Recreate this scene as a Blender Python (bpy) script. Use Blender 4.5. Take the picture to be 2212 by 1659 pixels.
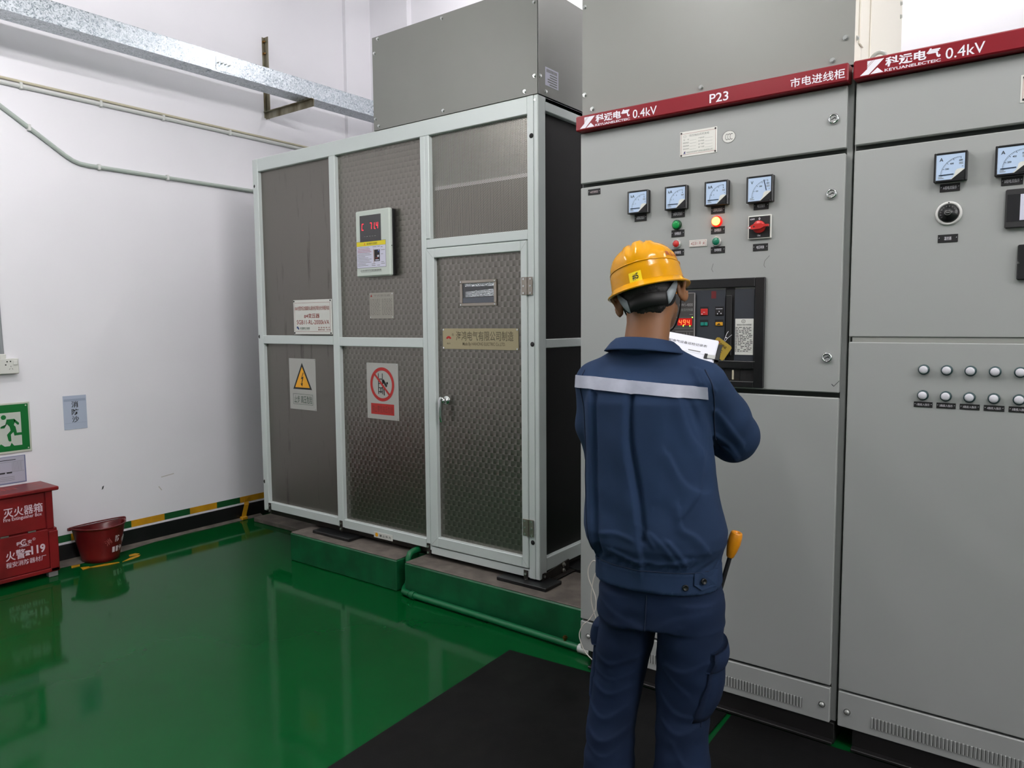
import bpy, bmesh, math, random
import numpy as np
from mathutils import Vector, Matrix
from mathutils.bvhtree import BVHTree

for _o in list(bpy.data.objects):
    bpy.data.objects.remove(_o)
SC = bpy.context.scene
COL = SC.collection
R = math.radians

# ------------------------------------------------------------------ camera
cam_data = bpy.data.cameras.new('camera')
cam_data.sensor_width = 36.0
cam_data.lens = 26.16
cam_data.clip_start = 0.05
cam = bpy.data.objects.new('camera', cam_data)
COL.objects.link(cam)
_yaw, _pitch, _roll = R(-36.918), R(-4.7445), R(-0.4173)
_f = Vector((math.sin(_yaw)*math.cos(_pitch), math.cos(_yaw)*math.cos(_pitch), math.sin(_pitch)))
_r = Vector((math.cos(_yaw), -math.sin(_yaw), 0))
_u = _r.cross(_f)
_r2 = math.cos(_roll)*_r + math.sin(_roll)*_u
_u2 = -math.sin(_roll)*_r + math.cos(_roll)*_u
cam.matrix_world = Matrix(((_r2.x, _u2.x, -_f.x, 0), (_r2.y, _u2.y, -_f.y, 0), (_r2.z, _u2.z, -_f.z, 1.45), (0, 0, 0, 1)))
SC.camera = cam

# ------------------------------------------------------------------ world, exposure
SC.view_settings.view_transform = 'Standard'
SC.view_settings.look = 'None'
SC.view_settings.gamma = 1.0
SC.view_settings.use_curve_mapping = False
SC.view_settings.exposure = 0.0
W = bpy.data.worlds.new('world'); SC.world = W
W.use_nodes = True
W.node_tree.nodes['Background'].inputs[0].default_value = (0.8, 0.9, 1.0, 1)
W.node_tree.nodes['Background'].inputs[1].default_value = 0.02

# ------------------------------------------------------------------ lamps of the room (tubes under the ceiling)
LAMPS = [  # x, y, z, length, strength, direction of the tube
    (-3.3, 0.75, 3.15, 1.2, 1.9, 'y'), (-1.5, 1.35, 3.15, 1.2, 2.1, 'y'), (0.3, 1.35, 3.15, 1.2, 1.9, 'y'), (2.1, 0.9, 3.15, 1.2, 2.2, 'y'),
    (3.9, 0.3, 3.15, 1.2, 2.6, 'y'), (5.7, 0.3, 3.15, 1.2, 2.6, 'y'), (7.5, 0.3, 3.15, 1.2, 2.6, 'y'),
    (-3.1, 3.72, 3.85, 1.2, 1.1, 'x'), (-0.7, 4.0, 3.85, 1.2, 1.6, 'x'), (1.5, 4.0, 3.85, 1.2, 1.6, 'x'),
]
TUBE = 100.0     # brightness of a lamp tube
# ------------------------------------------------------------------ helpers
def lin(c):
    c = c/255.0
    return c/12.92 if c <= 0.04045 else ((c+0.055)/1.055)**2.4

def rgb(r, g, b):
    return (lin(r), lin(g), lin(b), 1.0)

def mat(name, col, rough=0.5, metal=0.0, spec=0.5, bump=None, var=None, coat=0.0, coat_rough=0.05, rvar=None, stretch=None):
    m = bpy.data.materials.new(name); m.use_nodes = True
    nt = m.node_tree; b = nt.nodes['Principled BSDF']
    b.inputs['Base Color'].default_value = rgb(*col)
    b.inputs['Roughness'].default_value = rough
    b.inputs['Metallic'].default_value = metal
    b.inputs['Specular IOR Level'].default_value = spec
    b.inputs['Coat Weight'].default_value = coat
    b.inputs['Coat Roughness'].default_value = coat_rough
    tc = nt.nodes.new('ShaderNodeTexCoord')
    src = tc.outputs['Object']
    if stretch:
        mp = nt.nodes.new('ShaderNodeMapping'); mp.inputs['Scale'].default_value = stretch
        nt.links.new(src, mp.inputs['Vector']); src = mp.outputs['Vector']
    if var:
        n = nt.nodes.new('ShaderNodeTexNoise'); n.inputs['Scale'].default_value = var[0]; n.inputs['Detail'].default_value = 4
        nt.links.new(src, n.inputs['Vector'])
        r = nt.nodes.new('ShaderNodeValToRGB')
        a = var[1]
        c2 = var[2] if len(var) > 2 else tuple(max(0, int(x*(1-a))) for x in col)
        r.color_ramp.elements[0].position = 0.35; r.color_ramp.elements[1].position = 0.65
        r.color_ramp.elements[0].color = rgb(*c2); r.color_ramp.elements[1].color = rgb(*col)
        nt.links.new(n.outputs['Fac'], r.inputs['Fac']); nt.links.new(r.outputs['Color'], b.inputs['Base Color'])
    if rvar:
        n = nt.nodes.new('ShaderNodeTexNoise'); n.inputs['Scale'].default_value = rvar[0]; n.inputs['Detail'].default_value = 3
        nt.links.new(src, n.inputs['Vector'])
        mr = nt.nodes.new('ShaderNodeMapRange')
        mr.inputs['From Min'].default_value = 0.3; mr.inputs['From Max'].default_value = 0.7
        mr.inputs['To Min'].default_value = rvar[1]; mr.inputs['To Max'].default_value = rvar[2]
        nt.links.new(n.outputs['Fac'], mr.inputs['Value']); nt.links.new(mr.outputs['Result'], b.inputs['Roughness'])
    if bump:
        n = nt.nodes.new('ShaderNodeTexNoise'); n.inputs['Scale'].default_value = bump[0]; n.inputs['Detail'].default_value = 2
        nt.links.new(src, n.inputs['Vector'])
        bp = nt.nodes.new('ShaderNodeBump'); bp.inputs['Strength'].default_value = bump[1]; bp.inputs['Distance'].default_value = bump[2] if len(bump) > 2 else 0.002
        nt.links.new(n.outputs['Fac'], bp.inputs['Height']); nt.links.new(bp.outputs['Normal'], b.inputs['Normal'])
    return m

def emis(name, col, strength, base=(20, 20, 20)):
    m = mat(name, base, 0.3)
    b = m.node_tree.nodes['Principled BSDF']
    b.inputs['Emission Color'].default_value = rgb(*col)
    b.inputs['Emission Strength'].default_value = strength
    return m

def nmath(nt, op, a, b=None, c=None):
    n = nt.nodes.new('ShaderNodeMath'); n.operation = op
    for i, v in enumerate((a, b, c)):
        if v is None: continue
        if isinstance(v, (int, float)): n.inputs[i].default_value = v
        else: nt.links.new(v, n.inputs[i])
    return n.outputs[0]

_GLYPH = {}
def glyphs(body, bold=0.0, spacing=1.0):
    """flat lettering as (verts, faces), lower left at 0,0"""
    key = (body, bold, spacing)
    if key in _GLYPH: return _GLYPH[key]
    cu = bpy.data.curves.new('lettering', 'FONT')
    cu.body = body; cu.size = 1.0; cu.resolution_u = 3; cu.offset = bold; cu.fill_mode = 'FRONT'; cu.space_character = spacing
    o = bpy.data.objects.new('lettering', cu); COL.objects.link(o)
    dg = bpy.context.evaluated_depsgraph_get(); dg.update()
    me = o.evaluated_get(dg).to_mesh()
    v = [tuple(x.co) for x in me.vertices]; f = [tuple(p.vertices) for p in me.polygons]
    o.evaluated_get(dg).to_mesh_clear()
    bpy.data.objects.remove(o); bpy.data.curves.remove(cu)
    if v:
        x0 = min(p[0] for p in v); y0 = min(p[1] for p in v)
        w = max(p[0] for p in v)-x0; h = max(p[1] for p in v)-y0
        v = [(p[0]-x0, p[1]-y0) for p in v]
    else: w = h = 1
    _GLYPH[key] = (v, f, w, h)
    return _GLYPH[key]

class Fr:
    """a drawing plane: o origin, u right, v up, n out of the surface"""
    def __init__(s, o, u, v):
        s.o = Vector(o); s.u = Vector(u).normalized(); s.v = Vector(v).normalized(); s.n = s.u.cross(s.v)
    def p(s, a, b, c=0.0):
        return s.o + s.u*a + s.v*b + s.n*c

def front(y):            # surfaces that face the aisle
    return Fr((0, y, 0), (1, 0, 0), (0, 0, 1))
def leftwall(x):         # surfaces on the left wall, facing the room
    return Fr((x, 0, 0), (0, 1, 0), (0, 0, 1))
def sideface(x):
    return Fr((x, 0, 0), (0, 1, 0), (0, 0, 1))
def top(z):
    return Fr((0, 0, z), (1, 0, 0), (0, 1, 0))

class MB:
    def __init__(s):
        s.v = []; s.f = []; s.mi = []; s.sm = []; s.mats = []; s.T = None
    def add(s, vs, fs, m, smooth=False):
        k = len(s.v)
        if m not in s.mats: s.mats.append(m)
        i = s.mats.index(m)
        if s.T is not None: vs = [s.T @ Vector(p) for p in vs]
        s.v.extend([tuple(p) for p in vs])
        for f in fs:
            s.f.append(tuple(k+j for j in f)); s.mi.append(i); s.sm.append(smooth)
        return s
    def box(s, x0, x1, y0, y1, z0, z1, m, bev=0.0):
        if x0 > x1: x0, x1 = x1, x0
        if y0 > y1: y0, y1 = y1, y0
        if z0 > z1: z0, z1 = z1, z0
        if bev <= 0:
            vs = [(x, y, z) for z in (z0, z1) for y in (y0, y1) for x in (x0, x1)]
            fs = [(0, 2, 3, 1), (4, 5, 7, 6), (0, 1, 5, 4), (2, 6, 7, 3), (0, 4, 6, 2), (1, 3, 7, 5)]
            return s.add(vs, fs, m)
        b = min(bev, (x1-x0)*0.45, (y1-y0)*0.45, (z1-z0)*0.45)
        # chamfered box: 24 vertices
        idx = {}; vs = []
        X = (x0, x1); Y = (y0, y1); Z = (z0, z1); sg = (1, -1)
        for i in (0, 1):
            for j in (0, 1):
                for k in (0, 1):
                    for ax in (0, 1, 2):
                        p = [X[i]+sg[i]*b, Y[j]+sg[j]*b, Z[k]+sg[k]*b]
                        p[ax] = (X, Y, Z)[ax][(i, j, k)[ax]]
                        idx[(i, j, k, ax)] = len(vs); vs.append(tuple(p))
        fs = []
        def q(*ks): fs.append([idx[k] for k in ks])
        for e in (0, 1):
            q((e, 0, 0, 0), (e, 1, 0, 0), (e, 1, 1, 0), (e, 0, 1, 0))
            q((0, e, 0, 1), (0, e, 1, 1), (1, e, 1, 1), (1, e, 0, 1))
            q((0, 0, e, 2), (1, 0, e, 2), (1, 1, e, 2), (0, 1, e, 2))
        for a in (0, 1):
            for c in (0, 1):
                q((a, c, 0, 0), (a, c, 1, 0), (a, c, 1, 1), (a, c, 0, 1))
                q((a, 0, c, 0), (a, 1, c, 0), (a, 1, c, 2), (a, 0, c, 2))
                q((0, a, c, 1), (1, a, c, 1), (1, a, c, 2), (0, a, c, 2))
        for i in (0, 1):
            for j in (0, 1):
                for k in (0, 1):
                    q((i, j, k, 0), (i, j, k, 1), (i, j, k, 2))
        cx = Vector(((x0+x1)/2, (y0+y1)/2, (z0+z1)/2))
        out = []
        for f in fs:
            ps = [Vector(vs[i]) for i in f]
            n = (ps[1]-ps[0]).cross(ps[2]-ps[0]); c = sum(ps, Vector())/len(ps)-cx
            out.append(f if n.dot(c) > 0 else f[::-1])
        return s.add(vs, out, m)
    def cyl(s, p0, p1, r, m, n=16, r2=None, smooth=True, caps=True):
        p0 = Vector(p0); p1 = Vector(p1); r2 = r if r2 is None else r2
        d = (p1-p0).normalized()
        a = d.orthogonal().normalized(); b = d.cross(a)
        vs = []
        for P, rr in ((p0, r), (p1, r2)):
            for i in range(n):
                t = 2*math.pi*i/n
                vs.append(P + a*math.cos(t)*rr + b*math.sin(t)*rr)
        s.add(vs, [(i, (i+1) % n, n+(i+1) % n, n+i) for i in range(n)], m, smooth)
        if caps:
            s.add(vs[:n], [tuple(range(n))[::-1]], m); s.add(vs[n:], [tuple(range(n))], m)
        return s
    def tube(s, pts, r, m, n=10, caps=True):
        pts = [Vector(p) for p in pts]; N = len(pts); vs = []
        up = None
        for i, p in enumerate(pts):
            d = (pts[min(i+1, N-1)] - pts[max(i-1, 0)]).normalized()
            if up is None: up = d.orthogonal().normalized()
            a = (up - d*up.dot(d)).normalized(); b = d.cross(a); up = a
            rr = r[i] if isinstance(r, (list, tuple)) else r
            for k in range(n):
                t = 2*math.pi*k/n
                vs.append(p + a*math.cos(t)*rr + b*math.sin(t)*rr)
        fs = [(i*n+k, i*n+(k+1) % n, (i+1)*n+(k+1) % n, (i+1)*n+k) for i in range(N-1) for k in range(n)]
        s.add(vs, fs, m, True)
        if caps:
            s.add(vs[:n], [tuple(range(n))[::-1]], m); s.add(vs[-n:], [tuple(range(n))], m)
        return s
    def lathe(s, prof, o, ax, m, n=24, smooth=True):
        """prof: (radius, height along ax)"""
        o = Vector(o); d = Vector(ax).normalized(); a = d.orthogonal().normalized(); b = d.cross(a)
        vs = []
        for r, h in prof:
            for i in range(n):
                t = 2*math.pi*i/n
                vs.append(o + d*h + a*math.cos(t)*r + b*math.sin(t)*r)
        fs = [(j*n+i, j*n+(i+1) % n, (j+1)*n+(i+1) % n, (j+1)*n+i) for j in range(len(prof)-1) for i in range(n)]
        s.add(vs, fs, m, smooth)
        if prof[-1][0] > 1e-5: s.add(vs[-n:], [tuple(range(n))], m)
        if prof[0][0] > 1e-5: s.add(vs[:n], [tuple(range(n))[::-1]], m)
        return s
    def poly(s, fr, pts, m, c=0.0, depth=0.0):
        """flat polygon on a drawing plane, optionally with thickness"""
        a = [fr.p(x, y, c) for x, y in pts]; n = len(a)
        area = sum(pts[i][0]*pts[(i+1) % n][1]-pts[(i+1) % n][0]*pts[i][1] for i in range(n))
        if area < 0: a = a[::-1]
        s.add(a, [tuple(range(n))], m)
        if depth > 0:
            b = [p - fr.n*depth for p in a]
            s.add(a+b, [(i, n+i, n+(i+1) % n, (i+1) % n) for i in range(n)], m)
            s.add(b, [tuple(range(n))[::-1]], m)
        return s
    def rect(s, fr, x0, x1, y0, y1, m, c=0.0, depth=0.0):
        return s.poly(fr, [(x0, y0), (x1, y0), (x1, y1), (x0, y1)], m, c, depth)
    def ring(s, fr, cx, cy, r0, r1, m, c=0.0, n=48, a0=0.0, a1=2*math.pi, sx=1.0):
        vs = []
        for i in range(n+1):
            t = a0+(a1-a0)*i/n
            vs += [fr.p(cx+math.cos(t)*r0*sx, cy+math.sin(t)*r0, c), fr.p(cx+math.cos(t)*r1*sx, cy+math.sin(t)*r1, c)]
        return s.add(vs, [(2*i, 2*i+1, 2*i+3, 2*i+2) for i in range(n)], m)
    def disc(s, fr, cx, cy, r, m, c=0.0, n=24, sx=1.0):
        return s.poly(fr, [(cx+math.cos(2*math.pi*i/n)*r*sx, cy+math.sin(2*math.pi*i/n)*r) for i in range(n)], m, c)
    def line(s, fr, x0, y0, x1, y1, w, m, c=0.0):
        d = Vector((x1-x0, y1-y0)); L = d.length or 1; nx, ny = -d.y/L*w/2, d.x/L*w/2
        return s.poly(fr, [(x0+nx, y0+ny), (x0-nx, y0-ny), (x1-nx, y1-ny), (x1+nx, y1+ny)], m, c)
    def text(s, fr, body, x, y, w, h, m, c=0.0006, bold=0.0, ang=0.0, spacing=1.0, center=False):
        """lettering with its lower left at x, y, stretched to w by h (w or h None keeps proportion)"""
        v, f, gw, gh = glyphs(body, bold, spacing)
        if not v: return s
        if w is None: w = gw*h/gh
        if h is None: h = gh*w/gw
        ca, sa = math.cos(ang), math.sin(ang); out = []
        for px, py in v:
            a, b = px/gw*w, py/gh*h
            if center: a -= w/2; b -= h/2
            out.append(fr.p(x+a*ca-b*sa, y+a*sa+b*ca, c))
        return s.add(out, f, m)
    def build(s, name, parent=None, label=None, org=None):
        me = bpy.data.meshes.new(name)
        o0 = Vector(org) if org is not None else (wloc(parent) if parent is not None else Vector((0, 0, 0)))
        me.from_pydata([tuple(Vector(p)-o0) for p in s.v], [], s.f)
        for m in s.mats: me.materials.append(m)
        me.polygons.foreach_set('material_index', s.mi); me.polygons.foreach_set('use_smooth', s.sm)
        me.update()
        o = bpy.data.objects.new(name, me); COL.objects.link(o)
        if parent is not None:
            o.parent = parent; o.location = o0 - wloc(parent)
        else: o.location = o0
        o['w'] = list(o0)
        if label: o['label'] = label
        return o

def wloc(o): return Vector(o['w'])

def tag(o, label=None, cat=None, group=None, kind=None):
    if label: o['label'] = label
    if cat: o['category'] = cat
    if group: o['group'] = group
    if kind: o['kind'] = kind
    return o

def thing(name, label, cat, loc, group=None):
    o = bpy.data.objects.new(name, None); COL.objects.link(o)
    o.empty_display_size = 0.1; o.location = loc; o['w'] = list(loc)
    return tag(o, label, cat, group)

def shift_copy(o, delta, parent):
    """copy of a part and its sub-parts, moved by delta under the same parent"""
    c = o.copy(); COL.objects.link(c); c.parent = parent
    c.location = Vector(o.location) + Vector(delta); c['w'] = list(wloc(o)+Vector(delta))
    for ch in list(o.children):
        d = ch.copy(); COL.objects.link(d); d.parent = c
        d['w'] = list(wloc(ch)+Vector(delta))
    return c
# ------------------------------------------------------------------ materials
M_ = {}
M_['wall'] = mat('white_paint', (234, 233, 237), 0.75, bump=(180, 0.05), var=(0.9, 0.02))
M_['ceil'] = mat('ceiling_paint', (225, 225, 225), 0.8)
M_['skirt'] = mat('black_tile', (24, 24, 25), 0.35, bump=(20, 0.05), var=(6, 0.3))
M_['yellow'] = mat('yellow_paint', (206, 150, 22), 0.45, var=(12, 0.12))
M_['green_d'] = mat('green_stripe_paint', (18, 84, 42), 0.45, var=(12, 0.12))
M_['plinth'] = mat('green_plinth_paint', (10, 92, 52), 0.4, bump=(30, 0.15, 0.004), var=(9, 0.2))
M_['concrete'] = mat('bare_concrete', (112, 104, 96), 0.85, bump=(40, 0.3, 0.004), var=(14, 0.2))
M_['cab'] = mat('grey_green_powder_coat', (158, 161, 158), 0.42, bump=(700, 0.06, 0.001), spec=0.4)
M_['cab_in'] = mat('cabinet_frame_grey', (150, 152, 146), 0.5)
M_['gap'] = mat('gap_shade', (34, 40, 36), 0.7)  # dark tone for the shade in door gaps and beside the louver ribs
M_['duct'] = mat('grey_duct_coat', (132, 133, 128), 0.42, bump=(600, 0.05, 0.001), spec=0.4, var=(1.6, 0.03))
M_['cream'] = mat('cream_coat', (226, 222, 210), 0.5)
M_['alu'] = mat('pale_aluminium', (204, 212, 209), 0.42, metal=0.1, bump=(300, 0.02))
M_['black'] = mat('black_plastic', (22, 23, 24), 0.35, bump=(500, 0.04))
M_['blackm'] = mat('black_matt', (16, 16, 17), 0.6)
M_['iron'] = mat('dark_steel', (52, 47, 42), 0.55, metal=0.4, var=(9, 0.3))
M_['bframe'] = mat('black_base_frame', (20, 19, 19), 0.45, bump=(60, 0.1))
M_['zinc'] = mat('zinc_screw', (205, 208, 205), 0.22, metal=0.9)
M_['chrome'] = mat('chrome', (220, 222, 222), 0.12, metal=1.0)
M_['steel'] = mat('stainless', (165, 158, 148), 0.3, metal=0.9, bump=(120, 0.05), stretch=(1, 1, 14))
M_['band'] = mat('dark_red_enamel', (126, 24, 34), 0.3, spec=0.4, bump=(260, 0.02))
M_['white'] = mat('white_letters', (226, 224, 230), 0.5)
M_['offw'] = mat('off_white_plastic', (212, 213, 206), 0.4)
M_['paper'] = mat('white_paper', (222, 224, 232), 0.7)
M_['bluepaper'] = mat('laminated_blue_paper', (178, 188, 206), 0.25)
M_['greypaper'] = mat('pale_violet_paper', (170, 170, 184), 0.4)
M_['ink'] = mat('black_ink', (26, 30, 30), 0.6)
M_['inkgrey'] = mat('grey_ink', (120, 122, 118), 0.6)
M_['redink'] = mat('red_ink', (150, 40, 34), 0.6)
M_['red'] = mat('red_plastic', (186, 40, 36), 0.35)
M_['firebox'] = mat('red_box_paint', (130, 22, 26), 0.35, bump=(50, 0.06), var=(5, 0.2))
M_['bucket'] = mat('red_bucket_enamel', (116, 22, 26), 0.32, bump=(40, 0.08), var=(6, 0.25))
M_['faded'] = mat('faded_lettering', (206, 190, 192), 0.6)
M_['lidfade'] = mat('worn_lid_lettering', (168, 86, 84), 0.6)
M_['green_s'] = mat('sign_green', (8, 104, 44), 0.35)
M_['glowpale'] = mat('pale_sign_plastic', (188, 194, 184), 0.4)
M_['signedge'] = mat('sign_rim', (190, 194, 180), 0.45)
M_['signgrey'] = mat('silver_sign_plate', (176, 176, 170), 0.4, metal=0.25)
M_['signyel'] = mat('sign_yellow', (232, 166, 24), 0.4)
M_['signred'] = mat('sign_red', (176, 38, 34), 0.4)
M_['bluelogo'] = mat('blue_print', (30, 62, 120), 0.5)
M_['greenlogo'] = mat('dark_green_print', (24, 70, 48), 0.5)
M_['labyel'] = mat('label_yellow', (226, 208, 30), 0.45)
M_['labwhite'] = mat('label_white', (206, 206, 222), 0.45)
M_['metalplate'] = mat('engraved_plate', (158, 155, 145), 0.35, metal=0.55)
M_['brass'] = mat('pale_brass_plate', (172, 162, 130), 0.32, metal=0.6)
M_['brassfit'] = mat('brass_fitting', (140, 106, 60), 0.3, metal=0.9)
M_['dial'] = mat('meter_dial', (184, 206, 232), 0.25, coat=0.6)
M_['dialw'] = mat('meter_dial_corner', (214, 216, 208), 0.3, coat=0.4)
M_['lensgreen'] = emis('green_lens', (0, 150, 60), 0.25, (10, 120, 60))
M_['lensred'] = emis('red_lens_rim', (255, 30, 20), 1.6, (200, 20, 20))
M_['glow'] = emis('lit_amber_lens', (255, 190, 60), 9.0)
M_['capgreen'] = mat('green_push_cap', (16, 112, 84), 0.3)
M_['capwhite'] = mat('white_lens', (206, 206, 212), 0.3)
M_['rimteal'] = mat('dark_lens_rim', (52, 74, 76), 0.3, metal=0.3)
M_['rimsilver'] = mat('silver_rim', (200, 202, 198), 0.25, metal=0.6)
M_['led'] = emis('red_led', (255, 30, 52), 2.6)
M_['led2'] = emis('orange_red_led', (255, 110, 50), 3.0)
M_['ledhalo'] = emis('red_led_halo', (255, 20, 10), 0.35, (120, 8, 8))  # halo of the lit digits, put in as a dim glowing patch
M_['ledgreen'] = emis('green_led', (150, 255, 60), 5.0)
M_['screen'] = mat('dark_screen', (16, 16, 18), 0.12, coat=0.5)
M_['breaker'] = mat('breaker_grey_plastic', (48, 52, 58), 0.4, bump=(500, 0.05))
M_['clear'] = mat('clear_cover', (64, 62, 60), 0.18, coat=0.5)
M_['clearrim'] = mat('clear_cover_rim', (150, 146, 146), 0.25)
M_['teal'] = mat('teal_button', (20, 130, 116), 0.35)
M_['amber'] = mat('amber_button', (206, 150, 26), 0.35)
M_['tagyel'] = mat('gold_paper_tag', (168, 142, 52), 0.5)
M_['mat'] = mat('black_rubber', (10, 10, 11), 0.55, spec=0.2, bump=(220, 0.12, 0.002), var=(3, 0.3), rvar=(5, 0.42, 0.65))
M_['pipew'] = mat('white_pvc_pipe', (206, 208, 204), 0.4)
M_['pipec'] = mat('cream_old_pipe', (190, 184, 160), 0.5)
M_['pipeg'] = mat('green_painted_pipe', (10, 98, 56), 0.3, bump=(30, 0.1, 0.003))
M_['wire'] = mat('white_wire', (196, 192, 182), 0.5)
M_['wireb'] = mat('dark_wire', (46, 46, 42), 0.5)
M_['galv2'] = mat('weathered_galvanised_angle', (150, 146, 128), 0.45, metal=0.6, var=(14, 0.3, (96, 86, 60)), stretch=(1, 1, 0.4))
M_['glassdark'] = mat('dark_window_glass', (34, 38, 42), 0.1, coat=1.0)

# galvanised tray: spangled zinc
def galv():
    m = mat('spangled_zinc', (176, 184, 190), 0.3, metal=0.85)
    nt = m.node_tree; b = nt.nodes['Principled BSDF']
    tc = nt.nodes.new('ShaderNodeTexCoord')
    n = nt.nodes.new('ShaderNodeTexNoise'); n.inputs['Scale'].default_value = 46; n.inputs['Detail'].default_value = 3; n.inputs['Distortion'].default_value = 2.2
    nt.links.new(tc.outputs['Object'], n.inputs['Vector'])
    r = nt.nodes.new('ShaderNodeValToRGB'); r.color_ramp.elements[0].position = 0.38; r.color_ramp.elements[1].position = 0.62
    r.color_ramp.elements[0].color = rgb(146, 156, 162); r.color_ramp.elements[1].color = rgb(200, 206, 210)
    nt.links.new(n.outputs['Fac'], r.inputs['Fac']); nt.links.new(r.outputs['Color'], b.inputs['Base Color'])
    mr = nt.nodes.new('ShaderNodeMapRange'); mr.inputs['From Min'].default_value = 0.35; mr.inputs['From Max'].default_value = 0.65
    mr.inputs['To Min'].default_value = 0.24; mr.inputs['To Max'].default_value = 0.46
    nt.links.new(n.outputs['Fac'], mr.inputs['Value']); nt.links.new(mr.outputs['Result'], b.inputs['Roughness'])
    bp = nt.nodes.new('ShaderNodeBump'); bp.inputs['Strength'].default_value = 0.12; bp.inputs['Distance'].default_value = 0.003
    nt.links.new(n.outputs['Fac'], bp.inputs['Height']); nt.links.new(bp.outputs['Normal'], b.inputs['Normal'])
    return m
M_['galv'] = galv()

def turned():
    """stainless sheet with an engine-turned pattern of overlapping scales"""
    m = mat('engine_turned_stainless', (158, 152, 146), 0.29, metal=0.9)
    nt = m.node_tree; b = nt.nodes['Principled BSDF']
    tc = nt.nodes.new('ShaderNodeTexCoord'); sp = nt.nodes.new('ShaderNodeSeparateXYZ')
    nt.links.new(tc.outputs['Object'], sp.inputs[0])
    v = nmath(nt, 'DIVIDE', sp.outputs['Z'], 0.028)
    row = nmath(nt, 'FLOOR', v)
    par = nmath(nt, 'MULTIPLY', nmath(nt, 'MODULO', nmath(nt, 'ADD', row, 1000.0), 2.0), 0.5)
    u = nmath(nt, 'ADD', nmath(nt, 'DIVIDE', sp.outputs['X'], 0.037), par)
    a = nmath(nt, 'SUBTRACT', nmath(nt, 'FRACT', u), 0.5)
    c = nmath(nt, 'FRACT', v)
    # each scale: an arc-shaped lower edge, brushed around its own centre
    arc = nmath(nt, 'SQRT', nmath(nt, 'ADD', nmath(nt, 'MULTIPLY', a, a), nmath(nt, 'MULTIPLY', nmath(nt, 'MULTIPLY', c, c), 0.45)))
    ang = nmath(nt, 'ARCTAN2', a, nmath(nt, 'ADD', c, 0.15))
    h = nmath(nt, 'ADD', nmath(nt, 'MULTIPLY', ang, 0.55), nmath(nt, 'MULTIPLY', arc, 0.7))
    r = nt.nodes.new('ShaderNodeValToRGB')
    r.color_ramp.elements[0].position = 0.0; r.color_ramp.elements[1].position = 1.0
    r.color_ramp.elements[0].color = rgb(104, 101, 95); r.color_ramp.elements[1].color = rgb(140, 137, 130)
    nt.links.new(nmath(nt, 'ADD', nmath(nt, 'MULTIPLY', h, 0.55), 0.35), r.inputs['Fac'])
    nt.links.new(r.outputs['Color'], b.inputs['Base Color'])
    bp = nt.nodes.new('ShaderNodeBump'); bp.inputs['Strength'].default_value = 0.55; bp.inputs['Distance'].default_value = 0.004
    nt.links.new(h, bp.inputs['Height']); nt.links.new(bp.outputs['Normal'], b.inputs['Normal'])
    return m
M_['turned'] = turned()

def plainsheet():
    m = mat('plain_stainless_sheet', (134, 129, 122), 0.42, metal=0.75, bump=(60, 0.06), stretch=(1, 1, 0.02))
    nt = m.node_tree; b = nt.nodes['Principled BSDF']
    tc = nt.nodes.new('ShaderNodeTexCoord'); mp = nt.nodes.new('ShaderNodeMapping'); mp.inputs['Scale'].default_value = (9, 9, 0.9)
    nt.links.new(tc.outputs['Object'], mp.inputs['Vector'])
    n = nt.nodes.new('ShaderNodeTexNoise'); n.inputs['Scale'].default_value = 2.2; n.inputs['Detail'].default_value = 6; n.inputs['Roughness'].default_value = 0.7
    nt.links.new(mp.outputs['Vector'], n.inputs['Vector'])
    r = nt.nodes.new('ShaderNodeValToRGB'); r.color_ramp.elements[0].position = 0.27; r.color_ramp.elements[1].position = 0.42
    r.color_ramp.elements[0].color = rgb(86, 83, 78); r.color_ramp.elements[1].color = rgb(117, 114, 108)
    nt.links.new(n.outputs['Fac'], r.inputs['Fac']); nt.links.new(r.outputs['Color'], b.inputs['Base Color'])
    return m
M_['sheet'] = plainsheet()
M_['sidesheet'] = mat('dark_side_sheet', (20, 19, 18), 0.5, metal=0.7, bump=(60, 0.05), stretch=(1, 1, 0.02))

def perforated():
    m = mat('perforated_sheet', (150, 147, 140), 0.36, metal=0.8)
    nt = m.node_tree; b = nt.nodes['Principled BSDF']; out = nt.nodes['Material Output']
    tc = nt.nodes.new('ShaderNodeTexCoord'); sp = nt.nodes.new('ShaderNodeSeparateXYZ')
    nt.links.new(tc.outputs['Object'], sp.inputs[0])
    px, pz = 0.0078*1.732, 0.0078
    def lat(off):
        a = nmath(nt, 'MULTIPLY', nmath(nt, 'SUBTRACT', nmath(nt, 'FRACT', nmath(nt, 'ADD', nmath(nt, 'DIVIDE', sp.outputs['X'], px), off)), 0.5), px)
        c = nmath(nt, 'MULTIPLY', nmath(nt, 'SUBTRACT', nmath(nt, 'FRACT', nmath(nt, 'ADD', nmath(nt, 'DIVIDE', sp.outputs['Z'], pz), off)), 0.5), pz)
        return nmath(nt, 'ADD', nmath(nt, 'MULTIPLY', a, a), nmath(nt, 'MULTIPLY', c, c))
    d = nmath(nt, 'MINIMUM', lat(0.0), lat(0.5))
    hole = nmath(nt, 'LESS_THAN', d, 0.0025**2)
    tr = nt.nodes.new('ShaderNodeBsdfTransparent'); mx = nt.nodes.new('ShaderNodeMixShader')
    nt.links.new(hole, mx.inputs[0]); nt.links.new(b.outputs[0], mx.inputs[1]); nt.links.new(tr.outputs[0], mx.inputs[2])
    nt.links.new(mx.outputs[0], out.inputs['Surface'])
    return m
M_['perf'] = perforated()

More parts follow.
